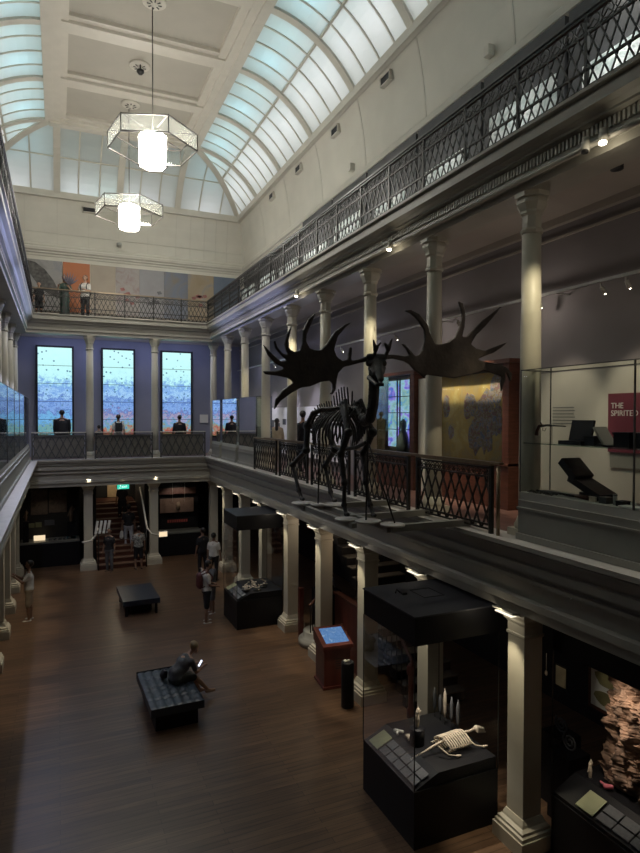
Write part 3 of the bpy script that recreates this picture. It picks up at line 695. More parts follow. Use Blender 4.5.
# pale display wall lining behind the near case and a faint text block
struct(MB().box(7.24, 7.298, 1.5, 7.7, Z1, 6.5).build('wall_lining', mat('pale_display_wall', (.50, .47, .40), .8, var=.03)))
t = thing('wall_text', 'faint grey text block on the pale wall left of the maroon sign', 'text', (7.22, 7.0, 5.7)); b = MB(); lines(b, 7.25, 6.8, 5.95, 7.238, 6, .05); b.build('lettering', M['greylab'], t, fix=False)

# ------------------------------------------------------------------ right gallery wall: tall timber showcases
def showcase(y0, y1, label, inner, z1=6.72):
    t = thing('timber_showcase', label, 'showcase', (7.1, (y0 + y1) / 2, Z1)); x = 7.0
    f = MB().box(x, 7.29, y0, y0 + .16, Z1, z1).box(x, 7.29, y1 - .16, y1, Z1, z1).box(x - .02, 7.29, y0 - .03, y1 + .03, z1, z1 + .07).box(x, 7.29, y0 + .16, y1 - .16, Z1, Z1 + .75).box(x - .03, 7.29, y0, y1, Z1 + .75, Z1 + .79)
    f.build('frame', M['wood'], t, fix=False)
    MB().box(x + .01, x + .018, y0 + .16, y1 - .16, Z1 + .79, z1).build('glass_front', M['glass'], t)
    return t
t = showcase(8.0, 10.5, 'tall timber framed showcase with a yellow map painting beside the right antler', None)
a = MB().box(7.2, 7.28, 8.3, 10.34, 4.99, 6.6).build('map_painting', art('map_painting_colours', [(.74, .52, .20), (.78, .60, .28), (.70, .46, .16), (.60, .44, .24), (.72, .40, .14), (.62, .52, .34)], 1.4, rough=.5, dist=.4, det=4), t)
b = MB()
random.seed(3)
for (cy, cz, ry, rz, n_) in ((9.3, 6.0, .2, .25, 17), (8.85, 5.7, .28, .55, 25), (8.55, 6.3, .17, .3, 15), (10.05, 6.0, .12, .25, 13), (9.1, 5.45, .22, .35, 17), (8.5, 5.75, .12, .3, 11), (9.9, 5.5, .1, .15, 9)):
    xo = 7.197 - .004 * ry * 10; pts = [(xo, cy + ry * (.75 + .45 * random.random()) * cos(2 * pi * k / n_), cz + rz * (.75 + .45 * random.random()) * sin(2 * pi * k / n_)) for k in range(n_)]
    pb = [(7.203, p[1], p[2]) for p in pts]; b.add(pts + pb, [tuple(range(n_)), tuple(range(2 * n_ - 1, n_ - 1, -1))] + [(k, (k + 1) % n_, n_ + (k + 1) % n_, n_ + k) for k in range(n_)])
b.build('painted_land', art('land_patch_colours', [(.16, .20, .32), (.42, .16, .22), (.30, .26, .16), (.55, .42, .42), (.14, .20, .42), (.5, .4, .2)], 11, dist=1.), t)
MB().box(7.19, 7.28, 8.18, 8.3, 5.1, 5.35).build('label_panel', M['white'], t)
t = showcase(10.95, 13.2, 'tall timber framed showcase with glowing blue and violet panels left of the wide column', None)
MB().box(7.2, 7.28, 11.12, 13.0, 4.99, 6.68).build('back_panel', art('ochre_fabric', [(.10, .075, .04), (.30, .21, .09), (.14, .11, .08)], 3), t)
stm = art('iridescent_glass', [(.05, .35, .85), (.12, .14, .7), (.35, .25, .8), (.35, .65, .85), (.30, .5, .45), (.06, .35, .8), (.35, .15, .7)], 2.4, em=.75, det=3)
MB().box(7.15, 7.19, 11.32, 11.75, 5.1, 6.62).build('glowing_panel', stm, t); MB().box(7.15, 7.19, 11.87, 12.3, 5.1, 6.62).build('glowing_panel', stm, t)
b = MB()
for y in (11.32, 11.75, 11.87, 12.3): b.box(7.13, 7.15, y - .015, y + .015, 5.1, 6.65)
for z in (5.5, 5.88, 6.25): b.box(7.13, 7.15, 11.32, 12.3, z - .008, z + .008)
b.build('glazing_bars', M['black'], t, fix=False)
t2 = thing('carved_figure', 'dull green carved figure standing inside the violet-lit showcase', 'figure', (7.08, 11.5, 4.99))
MB().lathe(7.08, 11.5, [(.06, 4.99), (.14, 5.0), (.16, 5.15), (.12, 5.35), (.05, 5.5), (.075, 5.58), (.065, 5.68), (.02, 5.74)], 12).build('body', mat('dull_green_bronze', (.10, .14, .12), .5), t2)
t2 = thing('draped_ochre_cloth', 'ochre cloth hanging at the left inside the violet-lit showcase', 'cloth', (7.1, 12.6, 5.0))
b = MB(); n_ = 24
for k in range(n_):
    y0 = 12.38 + k * .025; b.quad((7.1 + .03 * sin(k * 1.1), y0, 5.0), (7.1 + .03 * sin((k + 1) * 1.1), y0 + .025, 5.0), (7.14 + .01 * sin((k + 1) * 1.1), y0 + .02, 6.5), (7.14 + .01 * sin(k * 1.1), y0, 6.5))
b.build('cloth', mat('ochre_cloth', (.34, .22, .08), .8), t2)
t = thing('white_pilaster', 'plain pale wall strip between the two timber showcases', 'panel', (7.2, 10.72, Z1)); MB().box(7.1, 7.29, 10.52, 10.93, Z1, 6.6).build('panel', M['cream'], t)
# low rail in front of the showcases
t = thing('barrier_rail', 'thin dark barrier rail in front of the timber showcases', 'rail', (6.75, 9.6, Z1))
b = MB().tube([(6.75, 8.1, Z1), (6.75, 8.1, 5.0), (6.75, 10.3, 5.0), (6.75, 10.3, Z1)], .014, 6).tube([(6.75, 10.8, Z1), (6.75, 10.8, 5.0), (6.75, 13.2, 5.0), (6.75, 13.2, Z1)], .014, 6); b.build('rail', M['iron'], t)
# white display wall with small labels
t = thing('white_display_wall', 'white display board with small dark prints beyond the elk rump', 'display board', (7.2, 19, 5)); MB().box(7.2, 7.29, 14.6, 22.3, 4.5, 6.1).build('board', mat('white_board', (.82, .80, .82), .7, var=.03), t)
random.seed(5)
for k, (y, z, w, h) in enumerate(((21.4, 5.45, .35, .45), (20.7, 5.5, .3, .3), (20.1, 5.35, .25, .4), (19.5, 5.6, .3, .2), (18.9, 5.45, .3, .35), (18.3, 5.35, .3, .45), (17.6, 5.5, .35, .3), (16.9, 5.45, .25, .35), (16.3, 5.6, .3, .25), (15.6, 5.4, .3, .4))):
    MB().box(7.185, 7.2, y - w / 2, y + w / 2, z - h / 2, z + h / 2).build('print', M['greylab'], t)
# track lighting on the right gallery wall
t = thing('light_track', 'long thin pale track with small spotlights along the right gallery wall', 'light track', (6.95, 12, 7.7)); MB().box(6.93, 6.97, 2.0, 24.5, 7.68, 7.72).build('track', M['silver'], t)
b = MB()
for y in [4 + 3 * k for k in range(7)]: b.box(6.97, 7.3, y - .01, y + .01, 7.69, 7.71)
b.build('bracket', M['silver'], t, fix=False)
for k, y in enumerate([5.2, 5.7, 6.1, 7.3, 9.4, 10.3, 11.7, 13.0, 14.5, 16.2, 18, 20]):
    s_ = MB().tube([(6.95, y, 7.68), (6.95, y, 7.62), (6.98, y, 7.56)], .012, 6).tube([(6.97, y, 7.62), (7.03, y, 7.53)], .03, 8); s_ = s_.build('spot_head', M['silver'], t, fix=False)
    MB().ball((7.035, y, 7.525), .013, 8).build('bulb', M['spotface'], s_)
WASH = ((3.0, 90, (1, .86, .66)), (4.4, 90, (1, .86, .66)), (5.7, 90, (1, .86, .66)), (6.9, 80, (1, .86, .66)), (8.8, 240, (1, .85, .58)), (9.8, 240, (1, .85, .58)), (12.0, 60, (1, .87, .7)), (15.2, 110, (.85, .85, 1)), (16.9, 110, (.8, .8, 1)), (18.8, 110, (.8, .8, 1)), (20.8, 110, (.8, .8, 1)))
gallery_fill_pts = [point((6.7, y, 7.55), 4.5, c, .05) for y, c in ((4.6, (1, .88, .75)), (7.4, (1, .88, .78)), (10.2, (1, .9, .82)), (13.2, (.85, .86, 1)), (16.2, (.7, .74, 1)), (19.2, (.65, .7, 1)), (22.4, (.6, .66, 1)))]  # added fill points that lift the gallery wall, no fittings of their own
for y, p, c in WASH:
    spot((6.2, y, 7.9), (7.25, y, 5.3), p, 46, c, .7)
# cornice track with spotlights under the upper gallery edge
t = thing('cornice_track', 'pale tube track under the right upper cornice', 'light track', (5.5, 10, 8.85)); MB().tube([(5.52, .5, 8.86), (5.52, 23.3, 8.86)], .03, 8).build('track', M['trim'], t)
for k, (y, lb) in enumerate(((4.78, 'lit white spotlight on the cornice above the near glass case'), (5.02, 'unlit white spotlight next to the lit one on the cornice'), (9.35, 'white cornice spotlight between the second and third columns'), (13.9, 'small cornice spotlight far along, by the fifth round column'))):
    t = thing('cornice_spotlight', lb, 'spotlight', (5.46, y, 8.84)); lit = k != 1
    MB().tube([(5.47, y, 8.93), (5.43, y - .02, 8.78)], [.045, .05], 12).build('head', M['trim'], t)
    MB().tube([(5.43, y - .02, 8.779), (5.428, y - .022, 8.768)], .042, 12).build('lens', M['spotface'] if lit else M['iron'], t)
    if lit: point((5.41, y - .05, 8.7), 1.5, (1, .9, .7), .04)
for y in (2.9, 4.78, 7.1, 9.35, 13.9): spot((5.3, y, 8.66), (5.2, y + .2, 4.2), 70, 44, (1, .9, .72), .9)
for y in (4.8, 9.3, 13.9, 17.5): spot((5.3, y, 8.6), (5.8, y + 1.42, 7.0), 150, 36, (1, .88, .6), .9)
for k, (x, y, lb) in enumerate(((6.35, 5.35, 'dark recessed ceiling fitting beside the lit cornice spotlight'), (6.1, 6.75, 'dark recessed fitting beside the nearest column capital'), (6.2, 9.0, 'dark recessed fitting by the second column capital'))):
    o = MB().lathe(x, y, [(.075, 8.86), (.075, 8.93)], 14).build('recessed_fitting', M['black'], at=(x, y, 8.9)); tag(o, lb, 'ceiling fitting')
struct(MB().box(7.2, 7.3, NEAR, 25.4, 8.82, 8.93).box(7.25, 7.3, NEAR, 25.4, 8.62, 8.65).build('trim_10', M['soffit']))
struct(MB().box(WL - .0, WX, 25.4, 25.5, 8.82, 8.93).build('trim_11', M['soffit']))
o = MB().box(5.55, 5.9, 25.44, 25.49, 5.5, 5.85).build('wall_label', M['white'], at=(5.7, 25.4, 5.5)); tag(o, 'small pale label on the rear wall right of the right video wall', 'label')

# ------------------------------------------------------------------ upper gallery: rear paintings
arts = [(-1.13, .17, 'misty grey mural with a huge dark wing at the left of the rear upper wall', [(.30, .29, .28), (.46, .44, .42), (.35, .36, .38)], 1.5),
        (.20, 1.19, 'orange mural panel behind the feathered visitor', [(.62, .20, .07), (.66, .23, .09)], 1.),
        (1.22, 2.17, 'plain beige mural panel right of the orange one', [(.50, .42, .33), (.56, .48, .38)], 1.),
        (2.18, 3.10, 'pale pink sketch mural panel above the middle column', [(.45, .38, .36), (.5, .46, .43), (.40, .28, .27)], 2.5),
        (3.11, 4.10, 'cool grey mural panel, fifth of the row', [(.38, .37, .38), (.44, .43, .44)], 1.2),
        (4.11, 5.10, 'mural panel with blue sky over a brown slope', [(.30, .26, .22), (.24, .27, .34), (.34, .28, .22)], .9),
        (5.11, 6.22, 'ochre and blue mural panel, last whole one at the right', [(.42, .32, .20), (.45, .36, .25), (.25, .29, .36)], .9),
        (6.23, 7.4, 'dim blue mural panel in the rear right corner', [(.16, .20, .27), (.2, .24, .3)], .9)]
for k, (x0, x1, lb, cols, sc_) in enumerate(arts):
    t = thing('mural_panel', lb, 'mural', ((x0 + x1) / 2, 25.76, 9.9), 'mural panels on the rear upper wall')
    MB().box(x0, x1, 25.74, 25.79, 9.9, 11.86).build('panel', art('mural_%d' % k, [tuple(q * .72 for q in c_) for c_ in cols], sc_, dist=.8), t)
    if k == 0:
        def wing(pts, nm):
            n_ = len(pts); MB().add([(x, 25.73, z) for x, z in pts] + [(x, 25.74, z) for x, z in pts], [tuple(range(n_)), tuple(range(2 * n_ - 1, n_ - 1, -1))] + [(i, (i + 1) % n_, n_ + (i + 1) % n_, n_ + i) for i in range(n_)]).build(nm, mat('wing_ink', (.10, .095, .09), .7, var=.5, scale=9), t, fix=False)
        wing([(-1.1, 11.8), (-.8, 11.75), (-.45, 11.5), (-.15, 11.1), (.02, 10.75), (.0, 10.4), (-.3, 10.55), (-.6, 10.75), (-.85, 11.1), (-1.05, 11.4)], 'wing')
        wing([(.02, 10.4), (.04, 10.75), (.17, 11.0), (.17, 10.45)], 'wing')
    if k in (3, 4, 6):
        b = MB(); random.seed(k)
        for q in range(6):
            x = x0 + .2 + random.random() * .6; z = 10.3 + random.random() * .7; b.add([(x, 25.735, z), (x + .16, 25.735, z + .05), (x + .1, 25.735, z + .16), (x - .05, 25.735, z + .12)], [(0, 1, 2, 3)])
        b.build('painted_shapes', mat('mural_ink_%d' % k, (.30, .12, .11) if k != 4 else (.12, .12, .13), .7, var=.5), t, fix=False)
# upper gallery right: dark cabinets with pale mottled panels seen through the railing
M['carcass'] = mat('charcoal_cabinet_paint', (.05, .05, .052), .6)
random.seed(11); ys = [1.4, 3.2, 5.0, 7.0, 9.0, 11.2, 13.5, 15.6, 17.9, 20.2, 22.6, 25.0]
CB = ['at the top right photo corner', 'second from the photo corner', 'above the nearest round column', 'past the nearest round column', 'above the second round column', 'above the third round column', 'above the fourth round column', 'by the bright gap', 'above the sixth round column', 'above the seventh round column', 'in the rear corner']
for k in range(11):
    y0, y1 = ys[k] + .04, ys[k + 1] - .04; h = 12.0 if k < 8 else 11.6 - .2 * (k - 8)
    t = thing('upper_cabinet', 'dark tall cabinet with pale panel behind the upper railing, ' + CB[k], 'cabinet', (7.35, (y0 + y1) / 2, Z2), 'cabinets of the right upper gallery')
    MB().box(7.2, 7.58, y0, y1, Z2, h).build('carcass', M['carcass'], t)
    z1 = 10.95 + .3 * random.random(); a = y0 + .12 + .3 * random.random(); c = y1 - .1 - .3 * random.random()
    MB().box(7.175, 7.2, a, c, 10.0, z1).build('pale_panel', art('pale_panel_%d' % k, [(.62, .66, .64), (.36, .42, .41), (.70, .72, .70), (.2, .24, .24)], 2.2, dist=1.5), t)
    point((6.6, (y0 + y1) / 2, 10.9), 7 if k not in (2, 7) else 14, (.95, 1, .96), .1)
    if k in (0, 2, 7): area((6.9, (y0 + y1) / 2, 11.7), (7.2, (y0 + y1) / 2, 10.4), 4, .2, 1, (1, .97, .88))
# ------------------------------------------------------------------ organic bodies: capsules fused into one surface
def fused(caps, name, m, parent, vox=.014, smooth=3, local=True, n=12):
    b = MB()
    for c in caps:
        p, r0, q, r1 = Vector(c[0]), c[1], Vector(c[2]), c[3]
        b.ball(p, r0, n); b.ball(q, r1, n)
        if (q - p).length > 1e-4: b.tube([p, q], [r0, r1], n)
    o = b.build(name, m, parent, local=local, fix=False)
    md = o.modifiers.new('r', 'REMESH'); md.mode = 'VOXEL'; md.voxel_size = vox
    s = o.modifiers.new('s', 'SMOOTH'); s.factor = .5; s.iterations = smooth
    bake(o); o.data.materials.clear(); o.data.materials.append(m); return o
def hand(w, d, side, s=1., curl=.5):
    """palm and five fingers: w wrist, d direction, returns capsules"""
    d = Vector(d).normalized(); u = Vector((0, 0, 1)) if abs(d.z) < .8 else Vector((0, 1, 0))
    l = d.cross(u).normalized() * side; dn = l.cross(d) * (-side); out = []
    w = Vector(w); out.append((w, .026 * s, w + d * .07 * s, .030 * s))
    for k, ln in enumerate((.062, .072, .068, .052)):
        o = w + d * .075 * s + l * ((k - 1.5) * .021 * s); m_ = o + (d + dn * curl * .5).normalized() * ln * .5 * s; e = m_ + (d + dn * curl * 1.6).normalized() * ln * .5 * s
        out += [(w + d * .04 * s, .015 * s, o, .0105 * s), (o, .0105 * s, m_, .0095 * s), (m_, .0095 * s, e, .008 * s)]
    o = w + d * .02 * s - l * .025 * s; m_ = o + (d * .7 - l).normalized() * .04 * s; out += [(o, .014 * s, m_, .011 * s), (m_, .011 * s, m_ + (d - l * .3 + dn * .3).normalized() * .032 * s, .009 * s)]
    return out
def person(label, loc, rz, H=1.7, lean=0., head=(0, 0), arms=((-.06, .0, -.28), (-.02, .05, -.24), (.06, .0, -.28), (.02, .05, -.24)), legs=None, top='wtee', bottom='blk', short=True, sleeves='short', hair='hairbl', skin='skin', shoe='shoe', wide=1., seat=None, skirt=False, long=False, group=None, feet_dir=(0, 1)):
    k = H / 1.72; t = thing('person', label, 'person', loc, group, rz)
    V = lambda x, y, z: Vector((x, y, z)) * k
    hipz = .90 if seat is None else seat / k + .10
    hip = V(0, 0, hipz); ld = Vector((0, sin(lean), cos(lean)))
    chest = hip + ld * .34 * k; neckb = hip + ld * .53 * k; W = .17 * k * wide
    ld2 = Vector((0, sin(lean + head[0] * .5), cos(lean + head[0] * .5)))
    hc = neckb + ld2 * .09 * k + Vector((0, sin(lean + head[0]), cos(lean + head[0]))) * .115 * k
    hd = Vector((sin(head[1]), cos(head[1]) * cos(lean + head[0]), -sin(lean + head[0])))
    sh = [neckb + Vector((s * W, 0, -.075 * k)) for s in (-1, 1)]
    body = [(hip + Vector((-.07 * wide, 0, 0)) * k, .115 * k, hip + Vector((.07 * wide, 0, 0)) * k, .115 * k), (hip, .12 * k, hip + ld * .2 * k, .112 * k * wide), (hip + ld * .2 * k, .112 * k * wide, chest + ld * .03 * k, .12 * k * wide),
            (chest + Vector((-.07, 0, .02)) * k, .11 * k, chest + Vector((.07, 0, .02)) * k, .11 * k), (neckb, .05 * k, sh[0], .055 * k), (neckb, .05 * k, sh[1], .055 * k), (neckb - ld * .03 * k, .06 * k, hc - ld2 * .06 * k, .05 * k),
            (hc + Vector((0, 0, .02)) * k, .088 * k, hc + hd * .03 * k - Vector((0, 0, .05)) * k, .062 * k), (hc + hd * .085 * k - Vector((0, 0, .0)), .014 * k, hc + hd * .10 * k - Vector((0, 0, .03)) * k, .015 * k),
            (hc + Vector((-.088, 0, -.01)) * k, .018 * k, hc + Vector((-.09, 0, .015)) * k, .016 * k), (hc + Vector((.088, 0, -.01)) * k, .018 * k, hc + Vector((.09, 0, .015)) * k, .016 * k)]
    topc = [(hip + Vector((-.06 * wide, 0, .03)) * k, .132 * k, hip + Vector((.06 * wide, 0, .03)) * k, .132 * k), (hip + ld * .05 * k, .132 * k * wide, chest, .134 * k * wide), (hip + Vector((-.1 * (wide - .6), 0, .12)) * k, .12 * k, chest + Vector((-.11 * (wide - .4), 0, -.05)) * k, .11 * k), (hip + Vector((.1 * (wide - .6), 0, .12)) * k, .12 * k, chest + Vector((.11 * (wide - .4), 0, -.05)) * k, .11 * k), (chest + Vector((-.075 * wide, 0, .02)) * k, .124 * k, chest + Vector((.075 * wide, 0, .02)) * k, .124 * k), (neckb - ld * .03 * k, .072 * k, sh[0] - ld * .02 * k, .066 * k), (neckb - ld * .03 * k, .072 * k, sh[1] - ld * .02 * k, .066 * k)]
    for i, s in ((0, -1), (1, 1)):
        e = sh[i] + Vector(arms[i * 2]) * k; w = e + Vector(arms[i * 2 + 1]) * k
        body += [(sh[i], .05 * k, e, .038 * k), (e, .037 * k, w, .026 * k)] + hand(w, w - e, s, k)
        if sleeves == 'short': topc += [(sh[i], .062 * k, sh[i] + (e - sh[i]) * .7, .056 * k)]
        else: topc += [(sh[i], .064 * k, e, .052 * k), (e, .05 * k, w - (w - e) * .08, .038 * k)]
    if legs is None: legs = [((-.02, .03, -.43), (0, -.03, -.41)), ((.02, -.02, -.43), (0, -.03, -.41))]
    botc = [(hip + Vector((-.075 * wide, 0, -.02)) * k, .125 * k, hip + Vector((.075 * wide, 0, -.02)) * k, .125 * k)]; shoes = []
    for i, s in ((0, -1), (1, 1)):
        h = hip + Vector((s * .09, 0, -.04)) * k; kn = h + Vector(legs[i][0]) * k; an = kn + Vector(legs[i][1]) * k; fd = Vector((feet_dir[0] + s * .15, feet_dir[1], 0)).normalized()
        body += [(h, .088 * k, kn, .055 * k), (kn, .054 * k, kn + (an - kn) * .35 + Vector((0, -.012, 0)) * k, .056 * k), (kn + (an - kn) * .35, .055 * k, an, .034 * k), (an, .036 * k, an + fd * .12 * k - Vector((0, 0, .03)) * k, .026 * k)]
        if short: botc += [(h, .098 * k, kn - (kn - h) * .08, .082 * k)]
        else: botc += [(h, .098 * k, kn, .07 * k), (kn, .07 * k, an + Vector((0, 0, .04)) * k, .055 * k)]
        shoes += [(an + Vector((0, -.03, -.025)) * k, .042 * k, an + fd * .15 * k + Vector((0, 0, -.035)) * k, .034 * k)]
    if skirt: botc += [(hip + Vector((0, 0, -.1)) * k, .16 * k, hip + Vector((0, 0, -.7)) * k, .2 * k)]
    fused(body, 'body', M[skin], t, .0125, 2); fused(topc, 'shirt', M[top], t, .02)
    fused(botc, 'skirt' if skirt else ('shorts' if short else 'trousers'), M[bottom], t, .02)
    if shoe: fused(shoes, 'shoes', M[shoe], t, .012, 1)
    hb = hc - hd * .02 * k + Vector((0, 0, .03)) * k
    hcaps = [(hb, .094 * k, hb - hd * .02 * k, .092 * k), (hb - hd * .03 * k + Vector((0, 0, -.03)) * k, .08 * k, hb - hd * .04 * k, .08 * k)]
    if long: hcaps += [(hb - hd * .06 * k, .07 * k, neckb + Vector((0, -.07, -.1)) * k, .06 * k)]
    fused(hcaps, 'hair', M[hair], t, .014, 1)
    eb = MB(); lx = Vector((hd.y, -hd.x, 0)).normalized()
    for s in (-1, 1): eb.ball(hc + hd * .083 * k + lx * (.032 * s * k) + Vector((0, 0, .012)) * k, .010 * k, 6)
    eb.build('eyes', M['blk'], t, local=True, fix=False)
    t['_sh'] = 0; del t['_sh']
    return t, dict(hip=hip, chest=chest, neck=neckb, head=hc, sh=sh, ld=ld, k=k)
def pack_on(t, J, m):
    b = J['chest'] + Vector((0, -.2, -.02)) * J['k']; k = J['k']
    o = fused([(b + Vector((-.06, 0, -.16)) * k, .09 * k, b + Vector((-.06, 0, .12)) * k, .08 * k), (b + Vector((.06, 0, -.16)) * k, .09 * k, b + Vector((.06, 0, .12)) * k, .08 * k)], 'backpack', m, t, .02)
    s_ = MB()
    for sx in (-.12, .12):
        s_.tube([b + Vector((sx, .03, .16)) * k, b + Vector((sx, .2, .24)) * k, b + Vector((sx, .34, .1)) * k, b + Vector((sx, .3, -.1)) * k, b + Vector((sx, .05, -.2)) * k], .018 * k, 6)
    s_.build('strap', m, o, local=True, fix=False)
R90 = pi / 2
phone_arms = ((-.04, .12, -.22), (.10, .24, .06), (.04, .12, -.22), (-.10, .24, .06))
t, J = person('man in white t-shirt and beige shorts raising a phone beside the left columns', (-.78, 18.75, 0), R90, 1.66, arms=((-.03, .16, -.2), (.06, .2, .16), (.03, .16, -.2), (-.06, .2, .16)), top='wtee', bottom='beige', skin='skindk')
t, J = person('visitor in white t-shirt with maroon backpack bowing their head by the far display case', (3.80, 16.6, 0), -R90, 1.70, head=(.5, 0), arms=((-.05, .05, -.27), (.08, .2, -.05), (.05, .05, -.27), (-.08, .2, -.05)), top='wtee', bottom='blk', skin='skindk', shoe='shoe'); pack_on(t, J, M['pack'])
t, J = person('visitor in grey holding a white sheet just behind the backpacker', (4.12, 17.35, 0), pi * .6, 1.62, head=(.4, 0), arms=phone_arms, top='greytee', bottom='greytee', skin='skindk', short=True, shoe='shoe')
o = MB().box(3.80, 3.82, 17.14, 17.32, 1.10, 1.36).build('paper_sheet', M['white'], at=(3.81, 17.23, 1.10)); tag(o, 'white sheet held up by the grey-clad visitor', 'paper')
t, J = person('visitor in black in the rear right corner of the ground floor', (4.78, 21.5, 0), .3, 1.72, top='blk', bottom='blk', short=False, skin='skindk', shoe='shoebl')
t, J = person('visitor in white shirt standing partly behind the far display case', (5.0, 20.7, 0), -.6, 1.66, top='wtee', bottom='blk', short=False, skin='skindk', shoe='shoebl')
t, J = person('visitor in patterned shirt and dark shorts at the foot of the rear stairs', (2.76, 23.4, 0), .15, 1.62, top='pattern', bottom='blk', skin='skindk', wide=1.1, shoe='shoebl')
t, J = person('stair climber in black top and pale trousers, lower of the two', (2.56, 24.9, .51), 0, 1.72, top='blk', bottom='denim', short=False, skin='skindk', legs=[((-.02, .12, -.40), (0, -.06, -.40)), ((.02, .0, -.43), (0, -.02, -.41))])
o = fused([((2.30, 24.9, 1.15), .07, (2.29, 24.9, .98), .09)], 'white_bag', M['wtee'], None, .02, local=True); tag(o, 'white bag hanging from the hand of the lower stair climber', 'bag')
t, J = person('stair climber in black further up the rear stairs', (2.45, 26.3, 1.36), 0, 1.62, top='blk', bottom='blk', short=False, skin='skindk', shoe='shoebl', long=True)
t, J = person('dark-clothed visitor by the left handrail of the rear stairs', (1.72, 23.45, 0), 2.6, 1.58, top='blk', bottom='greytee', short=False, skin='skindk', shoe='shoebl')
# first floor
t, J = person('broad visitor in a dark coat looking at the left video wall', (.13, 24.6, Z1), 0, 1.78, top='blk', bottom='blk', short=False, sleeves='long', wide=1.35, shoe='shoebl', arms=((-.03, .03, -.28), (.02, .1, -.22), (.03, .03, -.28), (-.02, .1, -.22)))
t, J = person('small dark-haired child at the rear balustrade by the left column', (1.40, 24.0, Z1), .4, 1.22, top='blk', bottom='blk', shoe='shoebl')
t, J = person('visitor in white top with black backpack at the middle video wall', (2.13, 24.3, Z1), 0, 1.62, top='wtee', bottom='beige', short=False, hair='hairbrown'); pack_on(t, J, M['packbl'])
t, J = person('visitor in black at the right video wall', (4.47, 24.3, Z1), .1, 1.60, top='blk', bottom='blk', short=False, wide=1.2, sleeves='long', shoe='shoebl')
t, J = person('man in black jacket walking behind the railing left of the elk', (6.25, 15.45, Z1), .5, 1.72, top='blk', bottom='blk', short=False, sleeves='long', shoe='shoebl', skin='skindk', head=(0, 1.0))
t, J = person('dark-haired visitor in beige behind the railing, by the sixth round column', (6.35, 17.9, Z1), -.4, 1.50, top='beige', bottom='beige', short=False, sleeves='long', head=(.3, 0), hair='hairbl', long=True)
t, J = person('tall visitor in dark olive seen through the far glass case', (6.3, 19.2, Z1), .1, 1.90, top='olive', bottom='olive', short=False, sleeves='long', head=(.15, 0), shoe='shoebl')
t, J = person('visitor in grey reflected and seen through the last far glass case', (6.5, 22.4, Z1), .3, 1.65, top='greytee', bottom='greytee', short=False, sleeves='long', shoe='shoebl')
# second floor
t, J = person('visitor in long dark green dress with a feather fan at the upper rear railing', (.24, 24.2, 9.38), pi, 1.60, top='green', bottom='green', short=False, skirt=True, long=True, sleeves='short', arms=((-.08, .1, -.22), (.1, .1, .12), (.08, .1, -.22), (-.02, .2, .1)))
fan = thing('feather_fan', 'spread of dark feathers held up beside the green-dressed visitor', 'fan', (.42, 24.05, 10.7))
b = MB()
for q in range(7):
    a = rad(60 - q * 18); p = Vector((.40, 24.05, 10.62)); e = p + Vector((sin(a) * .36, 0, cos(a) * .48)); m_ = (p + e) / 2; b.tube([p, m_, e], [.008, .035, .006], 6)
b.build('feathers', mat('grey_feather', (.12, .11, .14), .7), fan, fix=False); MB().tube([(.40, 24.05, 10.45), (.40, 24.05, 10.64)], .012, 6).build('handle', M['wood'], fan)
t, J = person('man in pale shirt with dark backpack at the upper rear railing, orange mural behind', (.95, 24.25, 9.38), pi - .5, 1.68, top='wtee', bottom='blk', short=False, skin='skin', hair='hairbrown', arms=((-.05, .08, -.25), (.1, .2, .03), (.05, .08, -.25), (-.1, .2, .03))); pack_on(t, J, M['packbl'])
t, J = person('child leaning on the upper rear railing below the dark wing mural', (-.62, 23.95, 9.38), pi, 1.22, top='blk', bottom='blk', short=True, head=(.2, 0))

# ------------------------------------------------------------------ benches and the seated visitor
def bench(x, y, w, l, rz, m, label, tuft):
    t = thing('upholstered_bench', label, 'bench', (x, y, 0), None, rz)
    b = MB(); nx, ny = (24, 40) if tuft else (2, 2); vs = []; fs = []
    for i in range(nx + 1):
        for j in range(ny + 1):
            u, v = i / nx, j / ny; z = .46
            if tuft: z -= .022 * (1 - min(1, (abs(sin(pi * u * 6)) * 2.2))) + .022 * (1 - min(1, abs(sin(pi * v * 9)) * 2.2))
            vs.append(((u - .5) * w, (v - .5) * l, z))
    for i in range(nx):
        for j in range(ny): fs.append((i * (ny + 1) + j, (i + 1) * (ny + 1) + j, (i + 1) * (ny + 1) + j + 1, i * (ny + 1) + j + 1))
    b.add(vs, fs, tuft); b.box(-w / 2, w / 2, -l / 2, l / 2, .31, .415)
    b.quad((-w / 2, -l / 2, .41), (w / 2, -l / 2, .41), (w / 2, -l / 2, .46), (-w / 2, -l / 2, .46)).quad((-w / 2, l / 2, .41), (w / 2, l / 2, .41), (w / 2, l / 2, .46), (-w / 2, l / 2, .46))
    b.quad((-w / 2, -l / 2, .41), (-w / 2, l / 2, .41), (-w / 2, l / 2, .46), (-w / 2, -l / 2, .46)).quad((w / 2, -l / 2, .41), (w / 2, l / 2, .41), (w / 2, l / 2, .46), (w / 2, -l / 2, .46))
    b.build('cushion', m, t, local=True, fix=False)
    if tuft: MB().box(-w / 2 + .1, w / 2 - .1, -l / 2 + .1, l / 2 - .15, 0, .31).build('base', M['casebl'], t, local=True)
    else:
        MB().box(-w / 2 + .25, w / 2 - .2, -l / 2 + .3, l / 2 - .2, .05, .31).build('frame', M['casebl'], t, local=True)
        for sx in (-1, 1):
            for sy in (-1, 1): MB().box(sx * (w / 2 - .1) - .035, sx * (w / 2 - .1) + .035, sy * (l / 2 - .1) - .035, sy * (l / 2 - .1) + .035, 0, .31).build('leg', M['casebl'], t, local=True)
    return t
bench(1.98, 11.95, .98, 1.78, .03, M['leather'], 'tufted dark blue bench in the foreground with the seated visitor', True)
bench(2.18, 18.7, 1.04, 1.72, .02, M['leather2'], 'flat dark bench in the middle of the floor, empty', False)
